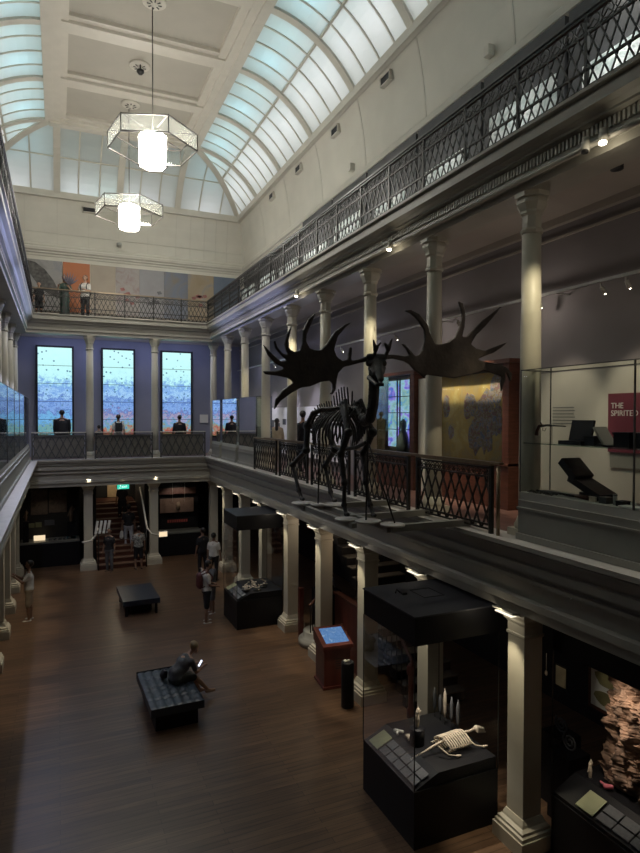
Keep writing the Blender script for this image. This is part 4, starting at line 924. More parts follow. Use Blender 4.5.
t, J = person('seated visitor in grey t-shirt and shorts looking down at a phone', (2.12, 12.06, .0), -R90 + .25, 1.60, lean=.62, head=(.35, 0), seat=.44, wide=1.12, arms=((-.04, .08, -.26), (.1, .22, .05), (.04, .08, -.26), (-.1, .22, .05)), legs=[((.0, .42, -.02), (.02, .20, -.38)), ((.02, .42, -.0), (.02, .30, -.36))], top='greytee', bottom='olive', hair='hairfair', skin='skin', shoe='skin')
ph = MB().box(-.035, .035, -.004, .004, -.07, .07).build('phone', M['casebl'], local=True, at=None); ph.location = (2.66, 12.18, .70); ph.rotation_euler = (rad(-35), 0, -R90 + .25); tag(ph, 'phone with glowing screen in the seated visitor\'s hands', 'phone')
MB().box(-.032, .032, -.006, -.0045, -.065, .065).build('phone_screen', M['phone'], ph, local=True)
o = fused([((1.93, 12.22, .56), .08, (1.93, 12.35, .54), .07), ((1.95, 12.2, .62), .05, (1.95, 12.3, .62), .05)], 'black_bag', M['packbl'], None, .02, local=True); tag(o, 'small black bag on the tufted bench behind the seated visitor', 'bag')

# ------------------------------------------------------------------ giant elk skeleton
elk = thing('elk_skeleton', 'huge dark elk skeleton with wide palmate antlers standing past the gallery edge', 'skeleton', (4.05, 8.4, 4.32))
bd = M['bone_dark']
spine = [(4.07, 9.70, 5.60), (4.07, 9.56, 5.78), (4.07, 9.36, 5.89), (4.06, 9.1, 5.92), (4.06, 8.85, 5.92), (4.06, 8.5, 5.93), (4.06, 8.15, 5.95), (4.07, 7.9, 5.88), (4.08, 7.68, 5.72), (4.07, 7.5, 5.78), (4.06, 7.40, 5.98), (4.05, 7.36, 6.2), (4.05, 7.36, 6.42)]
def along(P, s):
    L = [0]
    for a, c in zip(P[:-1], P[1:]): L.append(L[-1] + (Vector(c) - Vector(a)).length)
    d = s * L[-1]
    for i in range(len(P) - 1):
        if d <= L[i + 1] + 1e-9: f = (d - L[i]) / (L[i + 1] - L[i]); return Vector(P[i]).lerp(Vector(P[i + 1]), f)
    return Vector(P[-1])
caps = []
for i in range(64):
    p = along(spine, i / 63); q = along(spine, min(1, (i + .6) / 63)); r = .036 if i < 38 else (.06 if i < 44 else .085)
    caps.append((p, r, q, r * .62))
    if i % 2 == 0:
        tdir = (along(spine, min(1, i / 63 + .01)) - along(spine, max(0, i / 63 - .01))).normalized()
        up = Vector((0, 0, 1)); up = (up - tdir * up.dot(tdir)); up = up.normalized() if up.length > .2 else Vector((0, 1, 0))
        if i > 44: up = Vector((0, 1, .2)).normalized()
        h = .09 if i < 18 else (.12 if i < 24 else (.30 if i < 38 else .13)); h = h if not 18 <= i < 24 else .12
        if 24 <= i < 38: h = .14 + .17 * sin(pi * (i - 22) / 18)
        caps.append((p, .017, p + up * h + Vector((0, .06 if i < 40 else 0, 0)), .015))
        for s_ in (-1, 1): caps.append((p, .02, p + Vector((s_ * .08, 0, .0)), .012))
fused([(a - Vector((0, 0, 0)), r, c, q) for a, r, c, q in caps], 'spine', bd, elk, .012, 1, local=False, n=8)
for k in range(13):
    y = 9.02 - k * .092; z0 = 5.90 + (.03 if k > 6 else 0); dep = (.50, .56, .6, .62, .63, .62, .60, .58, .56, .52, .48, .44, .40)[k]; wd = (.20, .23, .25, .26, .26, .26, .25, .24, .22, .2, .18, .16, .14)[k]
    for s_ in (-1, 1):
        pts = [(4.06 + s_ * wd * sin(pi * min(1, u * 1.15) * .62 + .0) * 1.05 if u else 4.06, y + .14 * u * (1 if k < 5 else .2) - .03, z0 - dep * u ** 1.15) for u in [i / 9 for i in range(10)]]
        MB().tube(pts, [.012, .015, .017, .018, .018, .018, .017, .016, .014, .011], 6).build('rib', bd, elk)
fused([((4.06, 7.62, 5.42), .03, (4.06, 7.9, 5.34), .035), ((4.06, 7.9, 5.34), .035, (4.06, 8.4, 5.27), .028), ((4.06, 8.4, 5.27), .028, (4.06, 8.7, 5.3), .016)], 'sternum', bd, elk, .012, 1, local=False)
for s_ in (-1, 1):
    X = lambda d: 4.06 + s_ * d
    fused([((X(.12), 8.22, 5.98), .03, (X(.13), 8.02, 6.04), .03), ((X(.12), 8.22, 5.98), .03, (X(.2), 7.78, 5.58), .035), ((X(.13), 8.02, 6.04), .03, (X(.2), 7.78, 5.58), .035), ((X(.15), 8.08, 5.95), .02, (X(.21), 7.8, 5.6), .04), ((X(.125), 8.12, 6.0), .03, (X(.17), 7.9, 5.8), .035)], 'shoulder_blade', bd, elk, .012, 1, local=False)
    fused([((4.06, 9.22, 5.9), .04, (X(.17), 9.18, 5.84), .045), ((X(.17), 9.18, 5.84), .04, (X(.17), 9.40, 5.66), .045), ((X(.17), 9.40, 5.66), .045, (X(.12), 9.66, 5.60), .03), ((X(.12), 9.66, 5.60), .03, (4.06, 9.46, 5.48), .02)], 'pelvis_half', bd, elk, .012, 1, local=False)
def leg(pts, rad_, nm):
    caps = []
    for (a, c), (r0, r1) in zip(zip(pts[:-1], pts[1:]), rad_):
        r0 *= 1.3; r1 *= 1.3
        a = Vector(a); c = Vector(c); d = (c - a); caps += [(a, r0, a + d * .12, r0 * .75), (a + d * .12, r0 * .72, a + d * .88, r1 * .72), (a + d * .88, r1 * .75, c, r1)]
    e = Vector(pts[-1]); caps.append((e, .035, e + Vector((0, -.06, 0)), .03))
    return fused(caps, nm, bd, elk, .012, 1, local=False)
leg([(3.86, 7.78, 5.56), (3.84, 7.98, 5.24), (3.84, 7.86, 4.82), (3.83, 7.85, 4.5), (3.82, 7.76, 4.38)], [(.055, .05), (.045, .042), (.036, .036), (.035, .03)], 'front_leg')
leg([(4.26, 7.78, 5.56), (4.24, 8.02, 5.24), (4.18, 7.84, 4.82), (4.16, 7.66, 4.5), (4.15, 7.56, 4.38)], [(.055, .05), (.045, .042), (.036, .036), (.035, .03)], 'front_leg')
leg([(3.89, 9.40, 5.64), (3.85, 9.36, 5.22), (3.83, 9.95, 4.93), (3.82, 9.62, 4.5), (3.82, 9.48, 4.38)], [(.06, .055), (.05, .045), (.036, .036), (.035, .03)], 'hind_leg')
leg([(4.23, 9.40, 5.64), (4.26, 9.10, 5.24), (4.26, 9.50, 4.93), (4.26, 9.26, 4.5), (4.26, 9.12, 4.38)], [(.06, .055), (.05, .045), (.036, .036), (.035, .03)], 'hind_leg')
sk = fused([((4.070, 7.40, 6.47), .085, (4.030, 7.26, 6.56), .09), ((4.030, 7.26, 6.55), .085, (3.940, 7.03, 6.40), .06), ((3.940, 7.03, 6.40), .06, (3.900, 6.90, 6.29), .042), ((3.920, 7.27, 6.53), .05, (4.120, 7.22, 6.53), .05), ((3.920, 7.26, 6.62), .045, (4.150, 7.24, 6.62), .045),
            ((3.930, 7.2, 6.46), .03, (3.880, 7.06, 6.38), .02), ((4.090, 7.16, 6.46), .03, (4.000, 7.02, 6.38), .02)], 'skull', bd, elk, .01, 1, local=False)
fused([((3.980, 7.38, 6.34), .035, (3.890, 7.0, 6.22), .024), ((4.120, 7.34, 6.34), .035, (3.950, 6.97, 6.22), .024), ((3.890, 7.0, 6.22), .026, (3.950, 6.95, 6.22), .026)], 'jaw', bd, elk, .01, 1, local=False)
LA = [(-0.237, 0.032, -0.012), (-0.367, 0.049, -0.037), (-0.357, 0.047, 0.138), (-0.392, 0.052, 0.15), (-0.421, 0.055, -0.018), (-0.494, 0.063, -0.046), (-0.575, 0.071, 0.01), (-0.616, 0.075, 0.103), (-0.563, 0.07, 0.278), (-0.466, 0.061, 0.398), (-0.361, 0.047, 0.487), (-0.456, 0.058, 0.454), (-0.603, 0.074, 0.348), (-0.719, 0.083, 0.175), (-0.805, 0.089, 0.091), (-0.885, 0.094, 0.087), (-0.966, 0.097, 0.109), (-1.015, 0.098, 0.194), (-1.009, 0.098, 0.282), (-0.945, 0.096, 0.436), (-0.865, 0.093, 0.604), (-0.972, 0.097, 0.509), (-1.06, 0.099, 0.329), (-1.071, 0.099, 0.167), (-1.105, 0.1, 0.073), (-1.18, 0.1, 0.05), (-1.254, 0.099, 0.081), (-1.268, 0.099, 0.194), (-1.218, 0.1, 0.394), (-1.287, 0.099, 0.286), (-1.323, 0.098, 0.141), (-1.305, 0.099, 0.063), (-1.265, 0.099, -0.004), (-1.352, 0.097, 0.022), (-1.424, 0.095, 0.099), (-1.455, 0.093, 0.188), (-1.476, 0.092, 0.17), (-1.45, 0.094, 0.081), (-1.36, 0.097, -0.013), (-1.27, 0.099, -0.073), (-1.379, 0.097, -0.082), (-1.51, 0.091, 0.022), (-1.623, 0.084, 0.125), (-1.549, 0.089, -0.017), (-1.445, 0.094, -0.122), (-1.304, 0.099, -0.173), (-1.444, 0.094, -0.212), (-1.627, 0.084, -0.222), (-1.588, 0.086, -0.261), (-1.418, 0.095, -0.275), (-1.272, 0.099, -0.3), (-1.192, 0.1, -0.353), (-1.333, 0.098, -0.45), (-1.444, 0.094, -0.575), (-1.47, 0.093, -0.727), (-1.378, 0.097, -0.603), (-1.232, 0.1, -0.502), (-1.094, 0.099, -0.425), (-0.96, 0.096, -0.405), (-0.804, 0.089, -0.339), (-0.674, 0.08, -0.321), (-0.637, 0.076, -0.36), (-0.626, 0.076, -0.432), (-0.674, 0.08, -0.504), (-0.641, 0.077, -0.508), (-0.593, 0.073, -0.441), (-0.577, 0.071, -0.308), (-0.551, 0.068, -0.206), (-0.48, 0.062, -0.132), (-0.367, 0.049, -0.103), (-0.237, 0.032, -0.064), (-.10, 0, -.04), (-.10, 0, .03)]
RA = [(0.117, 0.014, 0.048), (0.28, 0.033, 0.072), (0.495, 0.056, 0.06), (0.571, 0.064, 0.082), (0.51, 0.057, 0.17), (0.427, 0.05, 0.237), (0.494, 0.056, 0.223), (0.594, 0.066, 0.14), (0.672, 0.073, 0.077), (0.739, 0.078, 0.091), (0.813, 0.083, 0.171), (0.845, 0.086, 0.331), (0.831, 0.084, 0.461), (0.726, 0.077, 0.586), (0.591, 0.066, 0.678), (0.467, 0.053, 0.707), (0.59, 0.066, 0.729), (0.749, 0.079, 0.677), (0.884, 0.088, 0.552), (0.953, 0.092, 0.392), (1.025, 0.095, 0.273), (1.116, 0.098, 0.264), (1.251, 0.1, 0.299), (1.385, 0.099, 0.376), (1.475, 0.097, 0.549), (1.513, 0.095, 0.734), (1.448, 0.098, 0.926), (1.526, 0.095, 0.898), (1.573, 0.093, 0.738), (1.555, 0.094, 0.539), (1.509, 0.095, 0.396), (1.596, 0.091, 0.406), (1.695, 0.085, 0.496), (1.89, 0.068, 0.671), (2.215, 0.029, 0.908), (2.093, 0.046, 0.761), (1.956, 0.061, 0.611), (1.768, 0.08, 0.437), (1.67, 0.087, 0.296), (1.769, 0.079, 0.232), (1.928, 0.065, 0.207), (2.09, 0.046, 0.27), (2.311, 0.015, 0.35), (2.227, 0.028, 0.278), (2.075, 0.048, 0.178), (1.928, 0.064, 0.13), (1.764, 0.08, 0.062), (1.962, 0.061, 0.031), (2.174, 0.035, 0.008), (2.305, 0.016, -0.047), (2.394, 0.003, -0.14), (2.369, 0.007, -0.269), (2.316, 0.015, -0.148), (2.263, 0.023, -0.106), (2.273, 0.02, -0.221), (2.207, 0.03, -0.425), (2.2, 0.032, -0.295), (2.218, 0.029, -0.185), (2.093, 0.045, -0.147), (1.897, 0.068, -0.1), (1.634, 0.09, -0.178), (1.4, 0.099, -0.226), (1.131, 0.098, -0.212), (1.086, 0.097, -0.208), (0.882, 0.088, -0.192), (0.839, 0.085, -0.248), (0.764, 0.08, -0.185), (0.663, 0.072, -0.135), (0.579, 0.065, -0.057), (0.478, 0.054, -0.014), (0.28, 0.033, 0.014), (0.118, 0.014, -0.01)]
def antler(P, extra, nm):
    me = bpy.data.meshes.new(nm); bm = bmesh.new(); T_ = .024; B = Vector((4.05, 7.3, 6.6))
    org = wloc(elk)
    fr = [bm.verts.new(Vector((p[0], p[1] - T_, p[2])) + B - org) for p in P]; bk = [bm.verts.new(Vector((p[0], p[1] + T_, p[2])) + B - org) for p in P]
    f1 = bm.faces.new(fr); f2 = bm.faces.new(bk[::-1]); n_ = len(P)
    for i in range(n_): bm.faces.new((fr[(i + 1) % n_], fr[i], bk[i], bk[(i + 1) % n_]))
    bmesh.ops.recalc_face_normals(bm, faces=bm.faces); bmesh.ops.triangulate(bm, faces=bm.faces); bm.to_mesh(me); bm.free()
    g = MB()
    for a, r0, c, r1 in extra:
        a = Vector(a) - org; c = Vector(c) - org; g.ball(a, r0, 10); g.ball(c, r1, 10); g.tube([a, c], [r0, r1], 10)
    o = bpy.data.objects.new(nm, me); C.objects.link(o); o.parent = elk
    bm = bmesh.new(); bm.from_mesh(me); t2 = bpy.data.meshes.new('t'); t2.from_pydata([tuple(v) for v in g.v], [], g.f); bm.from_mesh(t2); bm.to_mesh(me); bm.free()
    md = o.modifiers.new('r', 'REMESH'); md.mode = 'VOXEL'; md.voxel_size = .011
    s = o.modifiers.new('s', 'SMOOTH'); s.factor = .5; s.iterations = 4
    bake(o); me = o.data
    # cup the palm away from the skull: real antlers curve in depth
    me.materials.clear(); me.materials.append(M['antler']); return o
antler(LA, [((3.99, 7.26, 6.62), .045, (3.82, 7.34, 6.565), .033), ((3.99, 7.25, 6.62), .03, (3.97, 7.18, 6.70), .022), ((3.97, 7.18, 6.70), .034, (3.925, 7.15, 6.83), .014), ((3.97, 7.18, 6.70), .03, (4.02, 7.13, 6.80), .014)], 'antler')
antler(RA, [((4.10, 7.26, 6.62), .045, (4.3, 7.34, 6.64), .030), ((4.16, 7.25, 6.62), .032, (4.17, 7.18, 6.72), .024), ((4.17, 7.18, 6.72), .034, (4.10, 7.15, 6.80), .018), ((4.17, 7.18, 6.72), .034, (4.20, 7.13, 6.86), .014)], 'antler')
MB().tube([(3.99, 7.47, 4.33), (4.03, 7.5, 5.3), (4.08, 7.62, 5.66)], .014, 8).tube([(4.0, 9.2, 4.33), (4.04, 9.2, 5.86)], .014, 8).tube([(4.24, 7.1, 4.33), (4.1, 7.6, 5.4)], .012, 8).tube([(3.99, 7.47, 5.3), (4.12, 7.42, 6.35)], .012, 8).build('support_rod', M['iron'], elk)
# steel platform: cantilever beams and foot plates
pf = thing('cantilever_platform', 'grey steel beams and round foot plates carrying the elk skeleton past the ledge', 'platform', (4.7, 8.3, Z1))
for y, x0 in ((7.12, 4.1), (8.12, 3.9), (9.3, 3.75)): MB().box(x0, 5.62, y - .05, y + .05, 4.21, 4.30).build('beam', M['plinth'], pf)
MB().box(3.78, 3.86, 7.5, 9.6, 4.22, 4.29).build('beam', M['plinth'], pf); MB().box(4.14, 4.22, 7.0, 9.4, 4.22, 4.29).build('beam', M['plinth'], pf)
for x, y, r in ((3.82, 7.76, .17), (4.04, 7.5, .19), (4.22, 7.12, .17), (3.84, 9.48, .2), (4.26, 9.12, .2), (4.02, 9.22, .14)):
    MB().lathe(x, y, [(r, 4.29), (r, 4.315), (r - .01, 4.32)], 24).build('foot_plate', M['ledge'], pf)
# ------------------------------------------------------------------ ground floor: big display cases
def big_case(x0, x1, y0, y1, z1, label, group=None, deckz=.95):
    lz = deckz - .17
    t = thing('display_case', label, 'display case', ((x0 + x1) / 2, (y0 + y1) / 2, 0), group); zc = z1 - .40
    MB().box(x0, x1, y0, y1, 0, .78).build('base', M['casebl'], t)
    b = MB().box(x0 + .3, x1 - .02, y0 + .02, y1 - .02, .78, .80)
    b.add([(x0 + .02, y0 + .02, lz), (x0 + .40, y0 + .02, deckz), (x0 + .40, y1 - .02, deckz), (x0 + .02, y1 - .02, lz), (x0 + .02, y0 + .02, .76), (x0 + .40, y0 + .02, .76), (x0 + .40, y1 - .02, .76), (x0 + .02, y1 - .02, .76)], [(0, 1, 2, 3), (4, 7, 6, 5), (0, 4, 5, 1), (3, 2, 6, 7), (1, 5, 6, 2), (0, 3, 7, 4)])
    b.box(x0 + .40, x1 - .02, y0 + .02, y1 - .02, .79, deckz).build('deck', M['casebl'], t)
    MB().box(x0, x1, y0, y1, zc, z1 - .02).build('cover', M['casebl'], t)
    f = MB().box(x0 - .015, x1 + .015, y0 - .015, y1 + .015, z1 - .02, z1); f.build('cover_top', M['covertop'], t)
    g = MB(); zb = .78
    for a, c in (((x0, y0), (x0, y1)), ((x0, y0), (x1, y0)), ((x1, y0), (x1, y1)), ((x0, y1), (x1, y1))): g.quad((*a, zb), (*c, zb), (*c, zc), (*a, zc))
    g.build('glass_walls', M['dglass'], t, fix=False)
    for x in (x0, x1):
        for y in (y0, y1): MB().box(x - .006, x + .006, y - .006, y + .006, zb, zc).build('corner_edge', M['iron'], t)
    return t
M['covertop'] = mat('black_cover_top', (.035, .036, .045), .5, var=.1)
bc = big_case(4.32, 5.72, 6.70, 8.15, 3.14, 'big black display case with a pale skeleton inside, nearest on the floor')
b = MB().box(4.9, 5.25, 7.35, 7.36, 3.142, 3.15).box(4.9, 5.25, 7.75, 7.76, 3.142, 3.15).box(4.9, 4.91, 7.35, 7.76, 3.142, 3.15).box(5.24, 5.25, 7.35, 7.76, 3.142, 3.15).box(4.68, 4.76, 7.6, 7.66, 3.14, 3.17).tube([(4.62, 7.7, 3.15), (4.66, 7.75, 3.19), (4.7, 7.7, 3.15)], .012, 6); b.build('hatch', M['iron'], bc, fix=False)
c2 = big_case(4.40, 5.72, 15.6, 17.0, 3.10, 'far black display case on the floor with white objects inside')
for (case_y, pts, x) in ((None, None, None),): pass
def label_rail(x0, y0, y1, z, label, green_first=True, n_=5, dy=.2, w=.28):
    t = thing('label_rail', label, 'label rail', (x0 + .15, (y0 + y1) / 2, z)); sl = .43
    P = lambda u, y, o=0: (x0 + u, y, z + u * sl + o)
    def card(ya, yb, u0, u1, nm, m):
        MB().add([P(u0, ya, .01), P(u1, ya, .01), P(u1, yb, .01), P(u0, yb, .01), P(u0, ya), P(u1, ya), P(u1, yb), P(u0, yb)], [(0, 1, 2, 3), (4, 7, 6, 5), (0, 4, 5, 1), (1, 5, 6, 2), (2, 6, 7, 3), (3, 7, 4, 0)]).build(nm, m, t)
    card(y1 - .26, y1, .02, w, 'green_card', M['greenpan'])
    L = (y1 - .30 - y0) / n_
    for k in range(n_):
        for (u0, u1) in ((.03, w * .48), (w * .55, w - .01)): card(y1 - .30 - (k + 1) * L + .02, y1 - .30 - k * L, u0, u1, 'text_card', M['greylab'])
    return t
label_rail(4.33, 6.75, 8.02, .805, 'slanted row of grey labels with one green card inside the near display case')
# lying skeleton
def small_skeleton(x, y, z, s, rz, label, m):
    t = thing('fossil_skeleton', label, 'skeleton', (x, y, z)); R = Matrix.Rotation(rz, 4, 'Z')
    P = lambda a, b_, c: Vector((x, y, z)) + R @ Vector((a * s, b_ * s, c * s))
    sp = [P(-1.0, 0, .04), P(-.7, .03, .07), (P(-.4, .03, .13)), P(0, 0, .22), P(.35, 0, .24), P(.6, .02, .2), P(.8, .02, .22)]
    caps = []
    for i in range(40): p = along([tuple(v) for v in sp], i / 39); caps.append((p, (.012 + .02 * min(1, i / 15)) * s, p + Vector((0, 0, .02 * s)), .012 * s))
    fused(caps, 'spine', m, t, .008, 1, local=False, n=8)
    for k in range(10):
        a = -.15 + k * .062
        for sd in (-1, 1):
            MB().tube([P(a, sd * .27 * sin(pi * u * .95) , .28 - .28 * u) for u in [i / 7 for i in range(8)]], .019 * s, 5).build('rib', m, t)
    fused([(P(.82, 0, .22), .07 * s, P(1.0, 0, .16), .045 * s), (P(.8, .05, .18), .03 * s, P(1.05, .03, .1), .02 * s), (P(.8, -.05, .18), .03 * s, P(1.05, -.03, .1), .02 * s)], 'skull', m, t, .008, 1, local=False)
    for a, sd in ((.4, 1), (.4, -1), (-.35, 1), (-.35, -1)):
        fused([(P(a, sd * .1, .18), .022 * s, P(a + .12, sd * .28, .06), .018 * s), (P(a + .12, sd * .28, .06), .018 * s, P(a + .3, sd * .34, .02), .014 * s), (P(a + .3, sd * .34, .02), .03 * s, P(a + .38, sd * .36, .02), .015 * s)], 'limb', m, t, .008, 1, local=False)
    return t
small_skeleton(5.18, 7.14, .965, .68, .10, 'small pale fossil skeleton with curved ribs lying on the near case deck', M['bone'])
def figurine(x, y, z, h, label, m, name='figurine'):
    t = thing(name, label, 'figurine', (x, y, z)); s = h / .4
    MB().lathe(x, y, [(.05 * s, z), (.05 * s, z + .015 * s)], 12).build('stand', M['iron'], t)
    fused([(Vector((x, y, z + .03 * s)), .035 * s, Vector((x, y, z + .16 * s)), .045 * s), (Vector((x, y, z + .16 * s)), .045 * s, Vector((x, y, z + .26 * s)), .03 * s), (Vector((x, y, z + .28 * s)), .035 * s, Vector((x + .02 * s, y, z + .33 * s)), .03 * s),
           (Vector((x - .03 * s, y, z + .24 * s)), .015 * s, Vector((x - .07 * s, y, z + .14 * s)), .012 * s), (Vector((x + .03 * s, y, z + .24 * s)), .015 * s, Vector((x + .07 * s, y, z + .3 * s)), .012 * s), (Vector((x, y, z + .34 * s)), .012 * s, Vector((x + .03 * s, y, z + .4 * s)), .006 * s)], 'body', m, t, .008, 1, local=False)
    return t
pd = thing('case_pedestal', 'black round pedestal inside the near display case', 'pedestal', (4.85, 7.4, .95)); MB().lathe(4.85, 7.45, [(.11, .95), (.11, 1.18), (.10, 1.19)], 16).build('drum', M['casebl'], pd)
figurine(4.85, 7.45, 1.19, .32, 'white carved figure standing on the black pedestal in the near display case', M['bone'])
for k, (x, y, lb) in enumerate(((4.72, 7.86, 'flat pale stone tablet on the near case deck by the green card'), (4.80, 7.66, 'narrow pale bone fragment on the near case deck'))):
    t = thing('bone_fragment' if k else 'stone_tablet', lb, 'fossil', (x, y, .95)); fused([((x, y, .975), .03, (x + .08, y - .08, .975), .025), ((x + .03, y, .975), .022, (x - .02, y - .10, .97), .02)], 'body', M['bone'] if k else M['white'], t, .01, 1, local=False)
for k, (x, y, h) in enumerate(((5.55, 8.02, .36), (5.56, 7.88, .30), (5.55, 7.74, .46), (5.56, 7.58, .40), (5.56, 7.42, .42))):
    t = thing('mounted_stone_club', ['long pale grey club hanging at the back of the near case, leftmost', 'second pale club at the back of the near case, shorter', 'tallest pale club at the back of the near case', 'pale club right of the tallest one at the back of the near case', 'rightmost pale club at the back of the near case'][k], 'club', (x, y, 1.06))
    MB().tube([(x, y, 1.06), (x, y, 1.06 + h * .2), (x, y, 1.06 + h * .7), (x, y, 1.06 + h)], [.012, .024, .028, .008], 8).build('club', M['greylab'] if k != 2 else M['bone'], t)
    MB().tube([(x, y, .95), (x, y, 1.07)], .005, 5).build('pin', M['iron'], t)
random.seed(9)
WO = ['white crumpled specimen at the left of the far case', 'pale ribbed specimen in the middle of the far case', 'white tangled specimen at the right of the far case', 'low white bone bar in the far case']
for k, (x, y, s) in enumerate(((4.75, 15.95, 1.), (5.0, 16.35, .9), (5.3, 16.1, 1.1), (5.05, 15.85, .8))):
    t = thing('specimen', WO[k], 'specimen', (x, y, .95)); cp = []
    for q in range(6): a = Vector((x + random.uniform(-.12, .12), y + random.uniform(-.12, .12), .97 + random.uniform(0, .16) * s)); cp.append((a, .02, a + Vector((random.uniform(-.12, .12), random.uniform(-.1, .1), random.uniform(-.02, .08))), .015))
    fused(cp, 'body', M['bone'], t, .01, 1, local=False)
    MB().lathe(x, y, [(.12, .95), (.12, .985)], 14).build('mount', M['iron'], t)
label_rail(4.41, 15.65, 16.9, .805, 'slanted label row inside the far display case')
spot((5.1, 7.4, 2.72), (5.2, 7.2, .95), 75, 70, (1, .9, .75), .8, .03); spot((5.2, 6.95, 2.72), (5.2, 7.0, .95), 16, 55, (1, .85, .65), .8, .03)
spot((4.9, 16.3, 2.68), (5.0, 16.2, .95), 30, 70, (1, .92, .8), .8, .03)
# right-hand case behind the column: rugged mineral slab, labels, framed print
rc = big_case(5.98, 7.15, 3.3, 5.95, 3.12, 'wide black display case behind the nearest square column, cut by the photo edge', deckz=1.0)
t = thing('mineral_slab', 'tall rugged brown mineral slab standing in the right display case', 'mineral', (6.8, 5.3, 1.0))
random.seed(21); b = MB(); nu, nv = 80, 56; vs = []; fs = []
from mathutils import noise
for i in range(nu + 1):
    z = 1.02 + 1.72 * i / nu; wv = .50 + .16 * noise.noise(Vector((i * .17, 3, 1))) - .2 * (i / nu) ** 3
    for j in range(nv):
        a = 2 * pi * j / nv; d = Vector((cos(a) * .16, sin(a) * wv, 0)); nn = noise.fractal(Vector((cos(a) * 2.2, sin(a) * 3.4, z * 3.6)), .7, 2.1, 6) * .12
        vs.append((6.72 + d.x + nn * cos(a) * 1.2, 5.20 - .03 * (i / nu) + d.y + nn * sin(a), z + nn * .25))
for i in range(nu):
    for j in range(nv): fs.append((i * nv + j, i * nv + (j + 1) % nv, (i + 1) * nv + (j + 1) % nv, (i + 1) * nv + j))
fs += [tuple(range(nv - 1, -1, -1)), tuple(nu * nv + j for j in range(nv))]
b.add(vs, fs, False).build('slab', M['rock'], t)
label_rail(5.99, 3.6, 5.58, .855, 'long slanted row of grey labels with a green card in the right display case', n_=7)
figurine(6.45, 5.75, 1.0, .26, 'small white carved animal figure in the right display case', M['bone'])
t = thing('pink_specimen', 'small pink crystal beside the green card in the right display case', 'mineral', (6.42, 5.5, 1.0)); fused([((6.45, 5.5, 1.03), .035, (6.48, 5.44, 1.05), .03), ((6.45, 5.5, 1.04), .02, (6.42, 5.55, 1.07), .015)], 'body', mat('pink_crystal', (.6, .15, .2), .4), t, .008, 1, local=False)
t = thing('framed_print', 'brown framed print of two olive shapes behind the mineral slab', 'picture', (7.2, 5.95, 1.9))
MB().box(7.18, 7.22, 5.80, 6.45, 1.52, 2.26).build('frame', M['wood'], t); MB().box(7.17, 7.18, 5.85, 6.39, 1.58, 2.2).build('paper', M['white'], t)
MB().lathe(7.165, 0, [(.001, 0), (.002, 0)], 3).v
b = MB()
for cz, ph_ in ((2.02, 0), (1.74, 1)):
    pts = [(7.166, 6.13 + .18 * cos(a) * (1 + .2 * sin(3 * a + ph_)), cz + .12 * sin(a) * (1 + .15 * cos(2 * a))) for a in [2 * pi * q / 14 for q in range(14)]]; b.add(pts + [(7.17, p[1], p[2]) for p in pts], [tuple(range(14)), tuple(range(27, 13, -1))] + [(q, (q + 1) % 14, 14 + (q + 1) % 14, 14 + q) for q in range(14)])
b.build('printed_shape', mat('olive_print', (.25, .22, .10), .7), t)
t = thing('framed_label', 'small cream framed label hanging in the dark right of the near column', 'label', (7.2, 6.9, 1.8)); MB().box(7.19, 7.21, 6.86, 7.10, 1.56, 1.90).build('frame', M['black'], t); MB().box(7.18, 7.19, 6.88, 7.08, 1.58, 1.88).build('paper', mat('aged_paper', (.42, .36, .24), .7), t)
t = thing('hanging_spoon', 'thin pale spoon-shaped object hanging beside the framed label', 'spoon', (7.2, 7.28, 1.7)); MB().tube([(7.2, 7.3, 1.98), (7.2, 7.3, 1.7)], .006, 5).build('handle', M['bone'], t); MB().ball((7.2, 7.3, 1.66), .03, 8, (.5, 1, 1.5)).build('bowl', M['bone'], t)
for k, (x, y, z) in enumerate(((6.7, 6.35, 1.0), (6.9, 6.7, 1.05))):
    t = thing('coiled_specimen', ['dim coiled shell specimen just right of the nearest square column', 'dim second coiled specimen behind the first, right of the nearest square column'][k], 'specimen', (x, y, z))
    MB().box(x - .2, x + .2, y - .2, y + .2, 0, z).build('plinth', M['casebl'], t); MB().tube([(x + .02, y + (.02 + .012 * q * .5) * cos(q * .7), z + .12 + (.02 + .012 * q * .5) * sin(q * .7)) for q in range(20)], .014, 6).build('coil', M['greylab'], t)
spot((6.1, 5.3, 2.68), (6.7, 5.3, 1.6), 30, 75, (1, .82, .62), .8, .03); spot((6.3, 5.5, 2.68), (6.2, 5.35, 1), 14, 50, (1, .9, .75), .8, .03); spot((6.5, 5.9, 2.68), (7.2, 5.9, 1.9), 8, 50, (1, .9, .75), .8, .03)
spot((6.4, 6.95, 2.9), (7.2, 7, 1.7), 5, 40, (1, .85, .6), .8, .03)

# ------------------------------------------------------------------ kiosk and bin
k_ = thing('touchscreen_kiosk', 'red timber kiosk with a glowing blue slanted screen beside the square column', 'kiosk', (5.50, 11.72, 0), None, -.10)
MB().box(-.37, .28, -.33, .33, 0, .06).build('skirting', M['kiosk'], k_, local=True)
MB().box(-.34, .25, -.30, .30, .06, .86).box(-.36, .27, -.32, .32, .80, .86).build('cabinet', M['kiosk'], k_, local=True)
def slope(x0, x1, y0, y1, z0, z1, zb): return MB().add([(x0, y0, zb), (x1, y0, zb), (x1, y1, zb), (x0, y1, zb), (x0, y0, z0), (x1, y0, z0), (x1, y1, z1), (x0, y1, z1)], [(0, 3, 2, 1), (4, 5, 6, 7), (0, 1, 5, 4), (1, 2, 6, 5), (2, 3, 7, 6), (3, 0, 4, 7)])
slope(-.38, .30, -.35, .35, .93, 1.12, .86).build('sloped_top', M['kiosk'], k_, local=True)
sc_ = slope(-.28, .24, -.25, .27, .966, 1.102, .95).build('screen', M['kscreen'], k_, local=True)
b = MB().box(-.344, -.34, -.24, .24, .14, .74); b.build('side_panel', M['wood'], k_, local=True)
